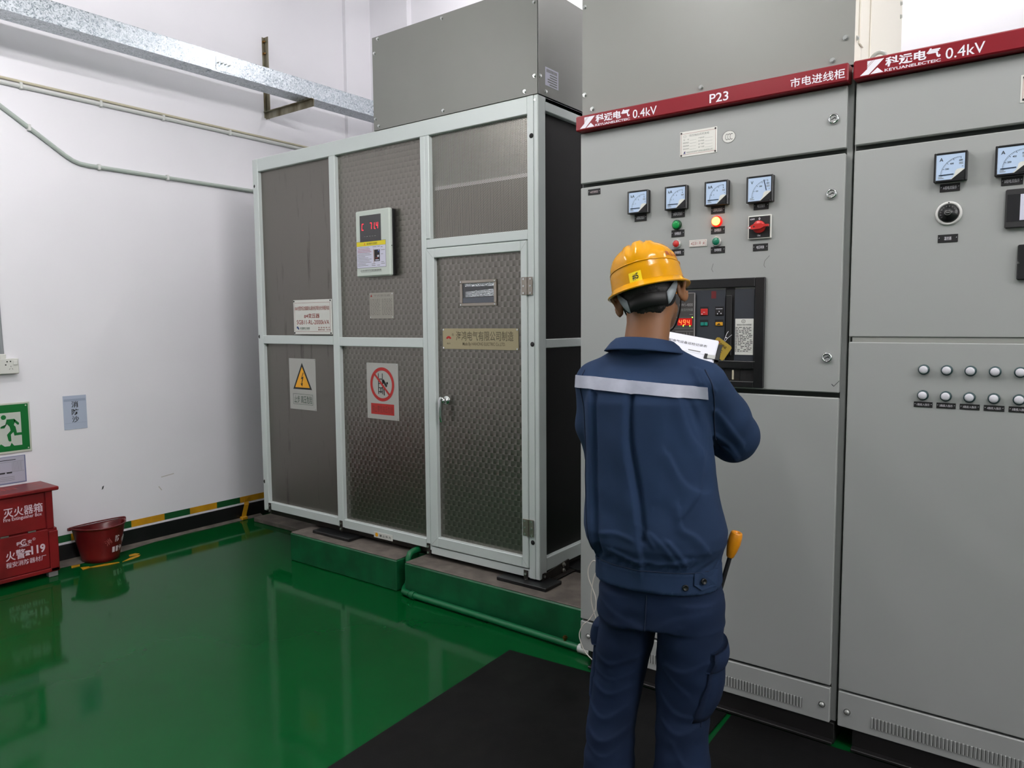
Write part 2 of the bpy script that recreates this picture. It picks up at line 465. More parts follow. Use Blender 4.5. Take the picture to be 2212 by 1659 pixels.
def floor_mat():
    m = mat('green_epoxy_floor', (5, 80, 36), 0.12, spec=0.12)
    nt = m.node_tree; b = nt.nodes['Principled BSDF']
    tc = nt.nodes.new('ShaderNodeTexCoord')
    n = nt.nodes.new('ShaderNodeTexNoise'); n.inputs['Scale'].default_value = 1.3; n.inputs['Detail'].default_value = 5
    nt.links.new(tc.outputs['Object'], n.inputs['Vector'])
    r = nt.nodes.new('ShaderNodeValToRGB'); r.color_ramp.elements[0].position = 0.35; r.color_ramp.elements[1].position = 0.7
    r.color_ramp.elements[0].color = rgb(3, 71, 30); r.color_ramp.elements[1].color = rgb(5, 79, 35)
    nt.links.new(n.outputs['Fac'], r.inputs['Fac']); nt.links.new(r.outputs['Color'], b.inputs['Base Color'])
    n2 = nt.nodes.new('ShaderNodeTexNoise'); n2.inputs['Scale'].default_value = 7; n2.inputs['Detail'].default_value = 3
    nt.links.new(tc.outputs['Object'], n2.inputs['Vector'])
    bp = nt.nodes.new('ShaderNodeBump'); bp.inputs['Strength'].default_value = 0.045; bp.inputs['Distance'].default_value = 0.005
    nt.links.new(n2.outputs['Fac'], bp.inputs['Height']); nt.links.new(bp.outputs['Normal'], b.inputs['Normal']);
    mr = nt.nodes.new('ShaderNodeMapRange'); mr.inputs['From Min'].default_value = 0.3; mr.inputs['From Max'].default_value = 0.7
    mr.inputs['To Min'].default_value = 0.05; mr.inputs['To Max'].default_value = 0.11
    nt.links.new(n2.outputs['Fac'], mr.inputs['Value']); nt.links.new(mr.outputs['Result'], b.inputs['Roughness'])
    return m
M_['floor'] = floor_mat()
# ------------------------------------------------------------------ the room
XL, XR, YF, YB, ZC = -4.9, 9.0, -4.2, 4.56, 4.3
def structure(name, mb, label=None):
    o = mb.build(name); o['kind'] = 'structure'
    if label: o['label'] = label
    return o
structure('floor', MB().box(XL-0.2, XR+0.2, YF-0.2, YB+0.2, -0.2, 0.0, M_['floor']))
structure('ceiling', MB().box(XL-0.2, XR+0.2, YF-0.2, YB+0.2, ZC, ZC+0.2, M_['ceil']))
structure('wall_left', MB().box(XL-0.2, XL, YF-0.2, YB+0.2, 0, ZC, M_['wall']))
structure('wall_right', MB().box(XR, XR+0.2, YF-0.2, YB+0.2, 0, ZC, M_['wall']))
structure('wall_back', MB().box(XL, XR, YB, YB+0.2, 0, ZC, M_['wall']))
structure('wall_front', MB().box(XL, XR, YF-0.2, YF, 0, ZC, M_['wall']))
structure('trim_1', MB().box(XL, XL+0.035, 4.24, YB, 0, ZC, M_['wall']))         # shallow pilaster in the corner
structure('trim_2', MB().box(XL, -4.43, YB-0.05, YB, 0, ZC, M_['wall']))
mb = MB().box(XL, XL+0.012, YF, 4.24, 0.0, 0.108, M_['skirt'])
structure('baseboard_left', mb)
# worn grey cove along the foot of the wall
mb = MB()
ys = [0.9+0.12*i for i in range(21)]
random.seed(3)
vs = []; fs = []
for i, y in enumerate(ys):
    w = (0.03+0.10*math.exp(-((y-1.98)/0.30)**2))*(0.8+0.4*random.random())
    vs += [(XL+0.012, y, 0.014), (XL+0.012+w, y, 0.0012)]
    if i: fs.append((2*i-2, 2*i-1, 2*i+1, 2*i))
mb.add(vs, fs, M_['concrete'])
structure('trim_3', mb)
# yellow and green warning stripe painted along the wall
mb = MB(); fr = leftwall(XL)
yy = [0.94, 1.22, 1.36, 1.62, 1.963, 2.033, 2.17, 2.315, 2.56, 2.744, 2.95, 3.138, 3.40, 3.6, 3.8, 4.0, 4.2]
st = ['yellow', 'green_d', 'yellow', 'green_d', 'green_d', 'yellow', 'green_d', 'yellow', 'green_d', 'yellow', 'green_d', 'yellow', 'green_d', 'yellow', 'green_d', 'yellow']
yy = [0.6, 0.9, 1.15, 1.42, 1.66, 1.82, 1.965, 2.10, 2.215, 2.335, 2.56, 2.744, 2.95, 3.138, 3.42, 3.7, 4.0, 4.24]
cols = {1.82: 'green_d', 1.965: 'yellow', 2.10: 'yellow', 2.215: 'green_d', 2.335: 'yellow', 2.56: 'green_d', 2.744: 'yellow', 2.95: 'green_d', 3.138: 'yellow', 3.42: 'green_d', 3.7: 'yellow', 4.0: 'green_d', 1.66: 'yellow', 1.42: 'green_d', 1.15: 'yellow', 0.9: 'green_d', 0.6: 'yellow'}
for a, b in zip(yy[:-1], yy[1:]):
    mb.rect(fr, a, b, 0.122, 0.166, M_[cols[a]], 0.002, 0.002)
structure('trim_4', mb)
# worn dirt lines on the white wall
mb = MB(); fr = leftwall(XL)
dirt = mat('dirt_smudge', (196, 192, 186), 0.8); dark = mat('black_scuff', (60, 60, 62), 0.8)
mb.poly(fr, [(2.16, 0.405), (2.172, 0.412), (2.176, 0.43), (2.166, 0.425)], dark, 0.001)
mb.line(fr, 2.55, 0.42, 2.64, 0.43, 0.006, dirt, 0.001); mb.line(fr, 2.53, 0.36, 2.55, 0.33, 0.006, dirt, 0.001)
structure('trim_5', mb)

# lamp housings over the aisle and behind the cabinets
for i, (lx, ly, lz, ll, lp, ld) in enumerate(LAMPS):
    where = 'over the aisle' if -1 < ly < 2 else ('behind the camera' if ly < 0 else 'behind the cabinets')
    t = thing('tube_lamp', 'white ceiling tube lamp on two thin rods hanging '+where, 'lamp', (lx, ly, lz), 'tube lamps '+where)
    glow_ = emis('lamp_tube', (252, 248, 250), TUBE*lp, (240, 240, 240))
    ux, uy = (1, 0) if ld == 'x' else (0, 1)
    def along(a, w, z0, z1, m, bev): return MB().box(lx-ux*a-uy*w, lx+ux*a+uy*w, ly-uy*a-ux*w, ly+uy*a+ux*w, z0, z1, m, bev)
    along(ll/2+0.02, 0.02, lz+0.02, lz+0.06, M_['offw'], 0.006).build('housing', t)
    MB().cyl((lx-ux*ll/2, ly-uy*ll/2, lz), (lx+ux*ll/2, ly+uy*ll/2, lz), 0.014, glow_, 12).build('tube', t)
    for e in (-0.5, 0.5):
        MB().box(lx+ux*e*ll-0.013, lx+ux*e*ll+0.013, ly+uy*e*ll-0.013, ly+uy*e*ll+0.013, lz-0.016, lz+0.02, M_['offw'], 0.003).build('socket', t)
        MB().cyl((lx+ux*e*0.8*ll, ly+uy*e*0.8*ll, lz+0.06), (lx+ux*e*0.8*ll, ly+uy*e*0.8*ll, ZC), 0.004, M_['zinc'], 8).build('rod', t)

# ------------------------------------------------------------------ floor things
pl = thing('concrete_plinth', 'green-painted concrete plinth with bare grey top under the transformer cabinet', 'plinth', (-2.7, 2.755, 0))
for a_, b_ in ((-3.783, -2.862), (-2.800, -1.62)):
    MB().box(a_, b_, 2.755, 3.35, 0.0, 0.172, M_['plinth'], 0.006).build('plinth_body', pl)
    MB().box(a_+0.004, b_-0.004, 2.76, 3.345, 0.172, 0.178, M_['concrete'], 0.003).build('bare_top', pl)
MB().box(-2.862, -2.800, 2.93, 3.35, 0.0, 0.172, M_['plinth'], 0.003).build('plinth_body', pl)
sl = tag(MB().box(-4.76, -3.84, 3.155, 3.62, 0.0, 0.032, M_['concrete'], 0.004).build('concrete_slab', org=(-4.3, 3.4, 0)),
         'low flat grey concrete slab on the floor behind the left end of the green plinth', 'slab')
# mats
mm = MB().poly(top(0.008), [(-1.87, 1.30), (-0.95, 1.30), (-0.957, 2.577), (-1.45, 2.572), (-1.54, 2.556), (-1.925, 2.531)], M_['mat'], 0, 0.007)
tag(mm.build('rubber_mat', org=(-1.4, 1.9, 0)), 'black rubber mat with the slanted left edge lying on the green floor', 'mat')
mm = MB().poly(top(0.008), [(-0.90, 1.25), (1.6, 1.25), (1.6, 2.577), (-0.938, 2.577)], M_['mat'], 0, 0.007)
tag(mm.build('rubber_mat', org=(0.3, 1.9, 0)), 'black rubber mat in the right corner beyond the green gap, under the right cabinet', 'mat')

# green pipe along the plinth
gp = thing('floor_pipe', 'green-painted pipe running along the foot of the plinth with an upright branch', 'pipe', (-2.77, 2.73, 0))
gr = M_['pipeg']
MB().tube([(-2.832, 2.905, 0.206), (-2.832, 2.855, 0.205), (-2.832, 2.832, 0.198), (-2.832, 2.82, 0.18), (-2.831, 2.818, 0.07), (-2.829, 2.808, 0.036), (-2.818, 2.775, 0.025), (-2.790, 2.74, 0.022), (-2.735, 2.73, 0.022)], 0.017, gr, 14).build('riser', gp)
MB().tube([(-2.735, 2.73, 0.022), (-2.3, 2.722, 0.022), (-1.9, 2.71, 0.022), (-1.67, 2.70, 0.022)], 0.016, gr, 14).build('floor_run', gp)
MB().cyl((-2.725, 2.73, 0.022), (-2.70, 2.7295, 0.022), 0.021, gr, 14).build('elbow_collar', gp)
MB().cyl((-1.67, 2.70, 0.022), (-1.61, 2.698, 0.022), 0.02, M_['pipew'], 14).build('white_end', gp)
v = MB(); v.cyl((-1.745, 2.702, 0.036), (-1.745, 2.702, 0.058), 0.008, M_['brassfit'], 8); v.cyl((-1.745, 2.702, 0.046), (-1.745, 2.702, 0.053), 0.012, M_['brassfit'], 6)
v.build('brass_valve', gp)

# ------------------------------------------------------------------ left wall things
# cable tray
TX = -4.35
tr = thing('cable_tray', 'galvanised steel cable tray crossing the top left of the wall', 'cable tray', (TX, 2.8, 3.03))
g = M_['galv']
def tray_piece(y0, y1, name):
    mb = MB()
    mb.box(TX-0.15, TX, y0, y1, 3.030, 3.034, g)
    mb.box(TX-0.004, TX, y0, y1, 3.034, 3.142, g)
    mb.box(TX-0.15, TX-0.146, y0, y1, 3.034, 3.142, g)
    mb.box(TX-0.018, TX, y0, y1, 3.142, 3.147, g, 0.001)
    mb.box(TX-0.15, TX-0.132, y0, y1, 3.142, 3.147, g, 0.001)
    mb.box(TX-0.135, TX-0.012, y0, y1, 3.1475, 3.1495, g)
    return mb.build(name, tr)
tray_piece(0.9, 2.80, 'tray_length')
tray_piece(2.802, 4.52, 'tray_length')
mb = MB(); fr = leftwall(TX)
mb.box(TX, TX+0.003, 2.735, 2.865, 3.036, 3.118, g)
mb.box(TX-0.06, TX+0.003, 2.70, 2.83, 3.0265, 3.0295, g)
spl = mb.build('splice_plate', tr)
for y in (2.75, 2.775, 2.80, 2.825):
    b = MB(); b.cyl((TX+0.003, y, 3.085), (TX+0.008, y, 3.085), 0.0055, M_['zinc'], 6); b.cyl((TX+0.008, y, 3.085), (TX+0.02, y, 3.083), 0.003, M_['zinc'], 8)
    b.build('bolt', spl)
# bracket
br = thing('wall_bracket', 'rusty angle-iron bracket fixed to the white wall holding the cable tray', 'bracket', (XL, 3.485, 2.99))
a = M_['galv2']
mb = MB(); mb.box(XL+0.0005, XL+0.005, 3.462, 3.507, 2.985, 3.568, a); mb.box(XL+0.005, XL+0.05, 3.4785, 3.4825, 2.985, 3.568, a)
mb.build('upright', br)
mb = MB(); mb.box(XL+0.005, TX+0.012, 3.4535, 3.4775, 3.0245, 3.0285, a); mb.box(XL+0.005, TX+0.012, 3.474, 3.4775, 2.976, 3.0245, a)
mb.build('arm', br)
for z in (3.535, 3.45):
    b = MB(); b.cyl((XL+0.005, 3.470, z), (XL+0.012, 3.470, z), 0.011, M_['brassfit'], 6); b.cyl((XL+0.012, 3.47, z), (XL+0.03, 3.47, z), 0.006, M_['brassfit'], 8)
    b.build('anchor_bolt', br)
# conduits
def clips(parent, pts, r, m):
    for (y, z) in pts:
        b = MB(); b.box(XL+0.001, XL+r*2+0.004, y-0.008, y+0.008, z-r-0.006, z+r+0.006, m, 0.003); b.build('clip', parent)
c1 = thing('wall_conduit', 'straight white conduit running high along the wall under a cream pipe', 'conduit', (XL, 2.7, 2.81))
MB().tube([(XL+0.014, 0.9, 2.825), (XL+0.014, 2.4, 2.819), (XL+0.014, 4.2, 2.812)], 0.0125, M_['pipew'], 12).build('tube', c1)
clips(c1, [(1.83, 2.8225), (2.27, 2.82), (2.67, 2.818), (3.16, 2.8165)], 0.0125, M_['pipew'])
c2 = thing('wall_conduit', 'thin cream pipe lying directly above the straight white conduit', 'conduit', (XL, 2.7, 2.84))
MB().tube([(XL+0.009, 0.9, 2.8525), (XL+0.009, 2.4, 2.8445), (XL+0.009, 4.2, 2.8345)], 0.008, M_['pipec'], 10).build('tube', c2)
c3 = thing('wall_conduit', 'bent conduit sloping down and then running level behind the transformer cabinet', 'conduit', (XL, 2.4, 2.43))
pts = [(1.2, 3.04), (1.5, 2.84), (1.724, 2.685), (1.95, 2.535), (2.05, 2.468), (2.09, 2.446), (2.13, 2.434), (2.18, 2.43), (2.6, 2.43), (3.329, 2.43), (4.2, 2.43)]
MB().tube([(XL+0.014, y, z) for y, z in pts], 0.0125, mat('grey_pvc_pipe', (168, 178, 170), 0.4), 12).build('tube', c3)
clips(c3, [(1.86, 2.594), (2.24, 2.43), (2.68, 2.43)], 0.0125, M_['pipew'])
# socket and its riser
so = thing('wall_socket', 'white surface socket outlet at the left edge of the wall', 'socket', (XL, 1.65, 1.21))
MB().box(XL+0.001, XL+0.034, 1.575, 1.722, 1.178, 1.262, M_['offw'], 0.006).build('back_box', so)
mb = MB().box(XL+0.0345, XL+0.042, 1.573, 1.724, 1.176, 1.264, M_['offw'], 0.003); fr = leftwall(XL+0.042)
for (y, z) in ((1.665, 1.246), (1.682, 1.247), (1.657, 1.228), (1.60, 1.246), (1.617, 1.247)): mb.disc(fr, y, z, 0.004, M_['ink'], 0.0004, 12)
for (y, z, an) in ((1.676, 1.204, 0.9), (1.69, 1.204, -0.9), (1.683, 1.218, 1.57)): mb.line(fr, y-0.004*math.cos(an), z-0.004*math.sin(an), y+0.004*math.cos(an), z+0.004*math.sin(an), 0.003, M_['inkgrey'], 0.0004)
mb.build('face_plate', so)
MB().box(XL+0.042, XL+0.047, 1.694, 1.717, 1.226, 1.252, M_['offw'], 0.002).build('rocker', so)
cv = thing('wall_conduit', 'short upright grey conduit rising from the wall socket', 'conduit', (XL, 1.655, 1.27))
MB().tube([(XL+0.012, 1.653, 1.275), (XL+0.012, 1.648, 1.50), (XL+0.012, 1.646, 2.2)], 0.010, mat('grey_conduit', (140, 144, 146), 0.4), 12).build('tube', cv)
MB().box(XL+0.001, XL+0.026, 1.636, 1.668, 1.262, 1.29, M_['offw'], 0.004).build('coupling', cv)
# exit sign
es = thing('exit_sign', 'green running-man exit sign at the left edge above the red box', 'sign', (XL, 1.61, 0.86))
MB().box(XL+0.001, XL+0.008, 1.40, 1.778, 0.712, 1.006, M_['signedge'], 0.002).build('frame', es)
mb = MB(); fr = leftwall(XL+0.008)
mb.rect(fr, 1.408, 1.768, 0.726, 0.996, M_['green_s'], 0.0004)
mb.rect(fr, 1.45, 1.728, 0.756, 0.95, M_['glowpale'], 0.0008)
G_ = M_['green_s']; k = 0.0012
def P(pts): mb.poly(fr, pts, G_, k)
mb.disc(fr, 1.640, 0.925, 0.0135, G_, k)
P([(1.655, 0.912), (1.694, 0.912), (1.700, 0.905), (1.690, 0.876), (1.698, 0.866), (1.702, 0.842), (1.686, 0.836), (1.672, 0.845), (1.668, 0.868)])
P([(1.655, 0.912), (1.668, 0.868), (1.655, 0.885), (1.638, 0.872), (1.622, 0.872), (1.622, 0.862), (1.642, 0.862)])
P([(1.694, 0.912), (1.718, 0.886), (1.716, 0.876), (1.709, 0.876), (1.690, 0.897)])
P([(1.702, 0.842), (1.703, 0.83), (1.728, 0.83), (1.728, 0.815), (1.690, 0.814), (1.686, 0.836)])
P([(1.686, 0.836), (1.672, 0.845), (1.652, 0.823), (1.658, 0.788), (1.664, 0.782), (1.673, 0.784), (1.672, 0.822)])
P([(1.664, 0.756), (1.673, 0.774), (1.686, 0.756)])
P([(1.62, 0.772), (1.638, 0.756), (1.60, 0.756)])
mb.build('pictogram', es)
for (y, z) in ((1.757, 0.986), (1.759, 0.735)): MB().cyl((XL+0.008, y, z), (XL+0.0095, y, z), 0.004, M_['signedge'], 10).build('fixing', es)
# notice under the sign
mb = MB(); mb.box(XL+0.001, XL+0.003, 1.45, 1.741, 0.535, 0.695, mat('blue_edge_sleeve', (110, 118, 150), 0.3)); fr = leftwall(XL+0.003)
mb.rect(fr, 1.454, 1.735, 0.541, 0.692, M_['greypaper'], 0.0004)
for i in range(9): mb.rect(fr, 1.655, 1.665+0.0, 0.6, 0.602, M_['inkgrey'], 0.0006)
for i, z in enumerate((0.672,)): mb.rect(fr, 1.60, 1.69, z, z+0.004, M_['ink'], 0.0006)
for i in range(10): mb.rect(fr, 1.67+0.0055*i, 1.671+0.0055*i, 0.606, 0.66, M_['inkgrey'], 0.0006)
mb.rect(fr, 1.46, 1.73, 0.603, 0.6045, M_['inkgrey'], 0.0006); mb.rect(fr, 1.46, 1.73, 0.662, 0.6635, M_['inkgrey'], 0.0006)
for i, (a_, b_) in enumerate(((1.60, 1.632), (1.64, 1.668))): mb.rect(fr, a_, b_, 0.600-0.004, 0.606-0.001, M_['ink'], 0.0008)
for z in (0.575, 0.565, 0.555): mb.rect(fr, 1.5, 1.68, z, z+0.002, M_['inkgrey'], 0.0006)
tag(mb.build('notice_sheet', org=(XL, 1.6, 0.535)), 'pale violet notice sheet in a sleeve just under the exit sign', 'notice')
# paper sign 消防沙
mb = MB(); mb.box(XL+0.001, XL+0.003, 1.962, 2.096, 0.812, 1.02, M_['bluepaper']); fr = leftwall(XL+0.003)
edge = mat('laminate_edge', (158, 168, 188), 0.25)
mb.rect(fr, 1.966, 2.092, 0.985, 1.0, edge, 0.0003); mb.rect(fr, 1.966, 2.092, 0.85, 0.852, edge, 0.0003)
for ch, z in (('消', 0.946), ('防', 0.900), ('沙', 0.854)): mb.text(fr, ch, 2.008, z, 0.04, 0.038, M_['ink'], 0.0008, 0.012)
tag(mb.build('paper_sign', org=(XL, 2.03, 0.81)), 'laminated pale blue paper sign with black characters stuck on the bare wall', 'sign')
# yellow hold-down strip on the stripe
mb = MB(); yb = M_['yellow']
prof = [(XL+0.004, 3.196, 0.158), (XL+0.006, 3.186, 0.125), (XL+0.022, 3.176, 0.105), (XL+0.026, 3.156, 0.055), (XL+0.03, 3.146, 0.026)]
vs = []
for p in prof:
    for dy in (-0.018, 0.018):
        for dx in (0, 0.005): vs.append((p[0]+dx, p[1]+dy, p[2]))
fs = []
for i in range(len(prof)-1):
    o = 4*i
    for a_, b_ in ((0, 1), (1, 3), (3, 2), (2, 0)): fs.append((o+a_, o+b_, o+4+b_, o+4+a_))
fs += [(0, 1, 3, 2), (16, 18, 19, 17)]
mb.add(vs, fs, yb); mb.cyl((XL+0.008, 3.192, 0.146), (XL+0.014, 3.192, 0.146), 0.009, yb, 12); mb.box(XL+0.013, XL+0.05, 3.12, 3.17, 0.0, 0.026, yb, 0.006)
tag(mb.build('pipe_strap', org=(XL, 3.17, 0)), 'yellow-painted metal strap bridging the stripe and the black skirting', 'strap')

# ------------------------------------------------------------------ fire extinguisher box
fb = thing('extinguisher_box', 'red fire extinguisher box with white lettering standing in the left corner of the picture', 'fire extinguisher box', (-4.77, 1.45, 0))
F_ = M_['firebox']; fx = -4.655; y0, y1 = 1.12, 1.79
mb = MB(); mb.box(-4.875, fx-0.012, y0+0.008, y1-0.008, 0.285, 0.505, F_, 0.004); mb.box(-4.88, fx-0.008, y0, y1+0.008, 0.032, 0.285, F_, 0.004)
mb.box(fx-0.02, fx-0.002, y1-0.045, y1-0.008, 0.285, 0.505, F_, 0.003); mb.box(fx-0.02, fx+0.004, y1-0.04, y1+0.008, 0.032, 0.27, F_, 0.004)
mb.box(fx-0.03, fx+0.004, y0, y1+0.008, 0.032, 0.055, F_, 0.003)
mb.build('carcass', fb)
mb = MB(); mb.box(-4.885, fx+0.016, y0-0.02, y1+0.022, 0.505, 0.527, F_, 0.005); fr = top(0.527)
lf = M_['lidfade']
mb.rect(fr, -4.85, -4.70, 1.16, 1.165, lf, 0.0006); mb.rect(fr, -4.85, -4.845, 1.16, 1.75, lf, 0.0006); mb.rect(fr, -4.85, -4.70, 1.745, 1.75, lf, 0.0006); mb.rect(fr, -4.705, -4.70, 1.16, 1.75, lf, 0.0006)
mb.text(Fr((0, 0, 0.527), (0, 1, 0), (-1, 0, 0)), '灭火器箱', 1.28, 4.74, 0.36, 0.09, lf, 0.0008, 0.01)
mb.build('lid', fb)
fr = leftwall(fx)
wl = mat('pale_pink_lettering', (214, 190, 200), 0.55)
mb = MB(); mb.box(fx-0.012, fx-0.004, y0+0.045, y1-0.05, 0.292, 0.50, F_, 0.003); fr = leftwall(fx-0.004)
mb.text(fr, '灭火器箱', 1.532, 0.392, 0.196, 0.054, wl, 0.0008, 0.014)
mb.text(fr, 'Fire Extinguisher Box', 1.530, 0.365, 0.192, 0.026, wl, 0.0008, 0.012)
mb.build('upper_door', fb)
mb = MB(); mb.box(fx-0.010, fx+0.002, y0+0.03, y1-0.042, 0.058, 0.284, F_, 0.003); fr = leftwall(fx+0.002)
mb.text(fr, '火警', 1.528, 0.150, 0.098, 0.055, wl, 0.0008, 0.014); mb.text(fr, '119', 1.655, 0.158, 0.072, 0.05, wl, 0.0008, 0.035)
# telephone mark
mb.poly(fr, [(1.624, 0.160), (1.648, 0.160), (1.644, 0.174), (1.628, 0.174)], wl, 0.0008); mb.poly(fr, [(1.618, 0.176), (1.654, 0.176), (1.654, 0.184), (1.645, 0.188), (1.627, 0.188), (1.618, 0.184)], wl, 0.0008)
mb.text(fr, '程安消防器材厂', 1.527, 0.112, 0.202, 0.030, wl, 0.0008, 0.008)
mb.text(fr, '程', 1.583, 0.225, 0.022, 0.022, wl, 0.0008, 0.02); mb.text(fr, '安', 1.640, 0.225, 0.020, 0.022, wl, 0.0008, 0.02)
mb.ring(fr, 1.622, 0.238, 0.012, 0.0185, wl, 0.0008, 30, 0.9, 5.6); mb.text(fr, '六', 1.615, 0.228, 0.016, 0.018, wl, 0.0009, 0.02)
mb.ring(fr, 1.672, 0.246, 0.006, 0.0078, wl, 0.0008, 20); mb.text(fr, 'R', 1.6695, 0.2425, 0.005, 0.007, wl, 0.0009, 0.02)
mb.text(fr, 'CHENGAN', 1.597, 0.214, 0.05, 0.008, wl, 0.0008, 0.02)
mb.build('lower_door', fb)
for (yc) in (1.53, 1.665):
    MB().box(fx-0.006, fx+0.003, yc-0.02, yc+0.02, 0.284, 0.292, M_['concrete'], 0.001).build('hinge', fb)
for yc in (y0+0.05, y1-0.025):
    MB().box(fx-0.045, fx-0.004, yc-0.025, yc+0.025, 0.0, 0.032, mat('grey_foot', (120, 118, 116), 0.6), 0.003).build('foot', fb)

# ------------------------------------------------------------------ half-round sand bucket
bk = thing('fire_bucket', 'red half-round fire bucket standing on the floor against the wall', 'bucket', (-4.79, 2.09, 0))
mb = MB(); n = 28
B_ = M_['bucket']
def half(rad_y, rad_x, yc, xb, z):
    out = []
    for i in range(n+1):
        t = math.pi*i/n
        out.append((xb + math.sin(t)*rad_x, yc - math.cos(t)*rad_y, z))
    return out
lv = [(0.105, 0.125, 0.0), (0.112, 0.13, 0.03), (0.148, 0.165, 0.2), (0.153, 0.17, 0.214), (0.158, 0.176, 0.216), (0.158, 0.176, 0.222), (0.152, 0.17, 0.222)]
yc, xb = 2.085, -4.80
rows = [half(a_, b_, yc+0.02*(z/0.22)*0, xb-0.06*z, z) for a_, b_, z in lv]
inner = [half(a_-0.005, b_-0.006, yc, xb-0.06*z+0.001, z) for a_, b_, z in lv[:4][::-1]]
rows += inner
vs = [p for r_ in rows for p in r_]; m_ = n+1
fs = []
for j in range(len(rows)-1):
    for i in range(n): fs.append((j*m_+i, j*m_+i+1, (j+1)*m_+i+1, (j+1)*m_+i))
    fs.append((j*m_+n, j*m_, (j+1)*m_, (j+1)*m_+n)) if j < 5 else fs.append((j*m_+n, j*m_, (j+1)*m_, (j+1)*m_+n))
fs.append(tuple(range(m_))[::-1]); fs.append(tuple((len(rows)-1)*m_+i for i in range(m_)))
mb.add(vs, fs, B_, True)
body = mb.build('pail', bk)
# lettering wrapped on the curved side
def wrap(ch, t0, z0, w, h, m, bold=0.015, rot=0.0):
    v, f, gw, gh = glyphs(ch, bold); out = []
    for px, py in v:
        a_ = (px/gw-0.5)*w; b_ = (py/gh-0.5)*h
        aa = a_*math.cos(rot)-b_*math.sin(rot); bb = a_*math.sin(rot)+b_*math.cos(rot)
        z = z0+bb; k = z/0.2; ry = 0.112+(0.148-0.112)*k; rx = 0.13+(0.165-0.13)*k
        t = t0 + aa/((ry+rx)/2)
        out.append((xb-0.06*z+math.sin(t)*(rx+0.0022), yc-math.cos(t)*(ry+0.0022), z))
    lt.add(out, f, m)
lt = MB()
wrap('消', 1.50, 0.128, 0.040, 0.038, M_['lidfade'], 0.0, 0.55); wrap('防', 1.93, 0.140, 0.034, 0.040, M_['faded'], 0.012, 0.0); wrap('桶', 2.36, 0.126, 0.036, 0.044, M_['faded'], 0.012, -0.6)
for ch, t in (('1', 1.74), ('1', 1.93), ('9', 2.13)): wrap(ch, t, 0.074, 0.018 if ch == '1' else 0.024, 0.034, M_['faded'], 0.01)
lt.build('lettering', bk)
for sy in (-1, 1):
    MB().cyl((xb-0.01, yc+sy*0.155, 0.215), (xb-0.01, yc+sy*0.172, 0.217), 0.010, B_, 10).build('handle_lug', bk)
mb = MB(); mb.tube([(xb-0.008+0.014*math.sin(t), yc-math.cos(t)*0.165, 0.224+0.010*math.sin(t)) for t in [math.pi*i/20 for i in range(21)]], 0.004, B_, 8); mb.build('handle', bk)
# torn yellow floor tape round the bucket
tp = M_['yellow']
for lab, pts in (('torn yellow floor tape strip in front of the bucket, left of its middle', [(-4.655, 1.955), (-4.635, 1.97), (-4.605, 2.045), (-4.598, 2.11), (-4.612, 2.11), (-4.645, 2.04)]),
                 ('long thin yellow tape strip curving round the right front of the bucket', [(-4.597, 2.125), (-4.603, 2.19), (-4.62, 2.24), (-4.645, 2.262), (-4.65, 2.245), (-4.635, 2.19)]),
                 ('chunky yellow tape scrap at the right of the bucket near the skirting', [(-4.70, 2.215), (-4.672, 2.205), (-4.655, 2.245), (-4.672, 2.27), (-4.705, 2.258)]),
                 ('dirty yellow tape scrap between the red box and the bucket', [(-4.77, 1.905), (-4.73, 1.89), (-4.725, 1.935), (-4.76, 1.95)]),
                 ('small three-cornered yellow tape scrap at the left front of the bucket', [(-4.695, 1.925), (-4.64, 1.915), (-4.645, 1.96), (-4.672, 1.965)])):
    mb = MB().poly(top(0.0035), pts, tp, 0, 0.002)
    c = sum((Vector((p[0], p[1], 0)) for p in pts), Vector())/len(pts)
    tag(mb.build('floor_tape', org=c), lab, 'tape')
# ------------------------------------------------------------------ transformer enclosure
TF = 2.88
te = thing('transformer_enclosure', 'large transformer cabinet with pale aluminium frame and stainless panels', 'transformer cabinet', (-3.115, TF+0.7, 0.18))
A_ = M_['alu']
TL, TR, TB, TT, TY = -4.227, -2.004, 0.233, 2.492, 4.24
RC = 0.026   # panels sit this far behind the frame face
def part(mb, name, parent=te, label=None): return mb.build(name, parent, label)
# posts
mb = MB(); mb.box(TL, TL+0.03, TF+0.004, TF+0.06, TB-0.01, TT, A_, 0.003); mb.box(TL+0.022, TL+0.06, TF, TF+0.05, TB, TT, A_, 0.003)
part(mb, 'corner_post')
mb = MB(); mb.box(TR-0.062, TR-0.026, TF, TF+0.05, 0.203, TT, A_, 0.002); mb.box(TR-0.0245, TR, TF, TF+0.062, 0.203, TT, A_, 0.003)
part(mb, 'corner_post')
part(MB().box(-3.48, -3.427, TF-0.001, TF+0.045, 0.235, 2.412, A_, 0.003), 'post')
part(MB().box(-2.753, -2.718, TF-0.001, TF+0.045, 0.225, 2.412, A_, 0.003), 'post')
part(MB().box(-2.7175, -2.690, TF-0.001, TF+0.045, 1.886, 2.412, A_, 0.003), 'post')
for x in (TL, TR-0.05):
    part(MB().box(x, x+0.05, TY-0.05, TY, TB, TT, A_, 0.003), 'corner_post')
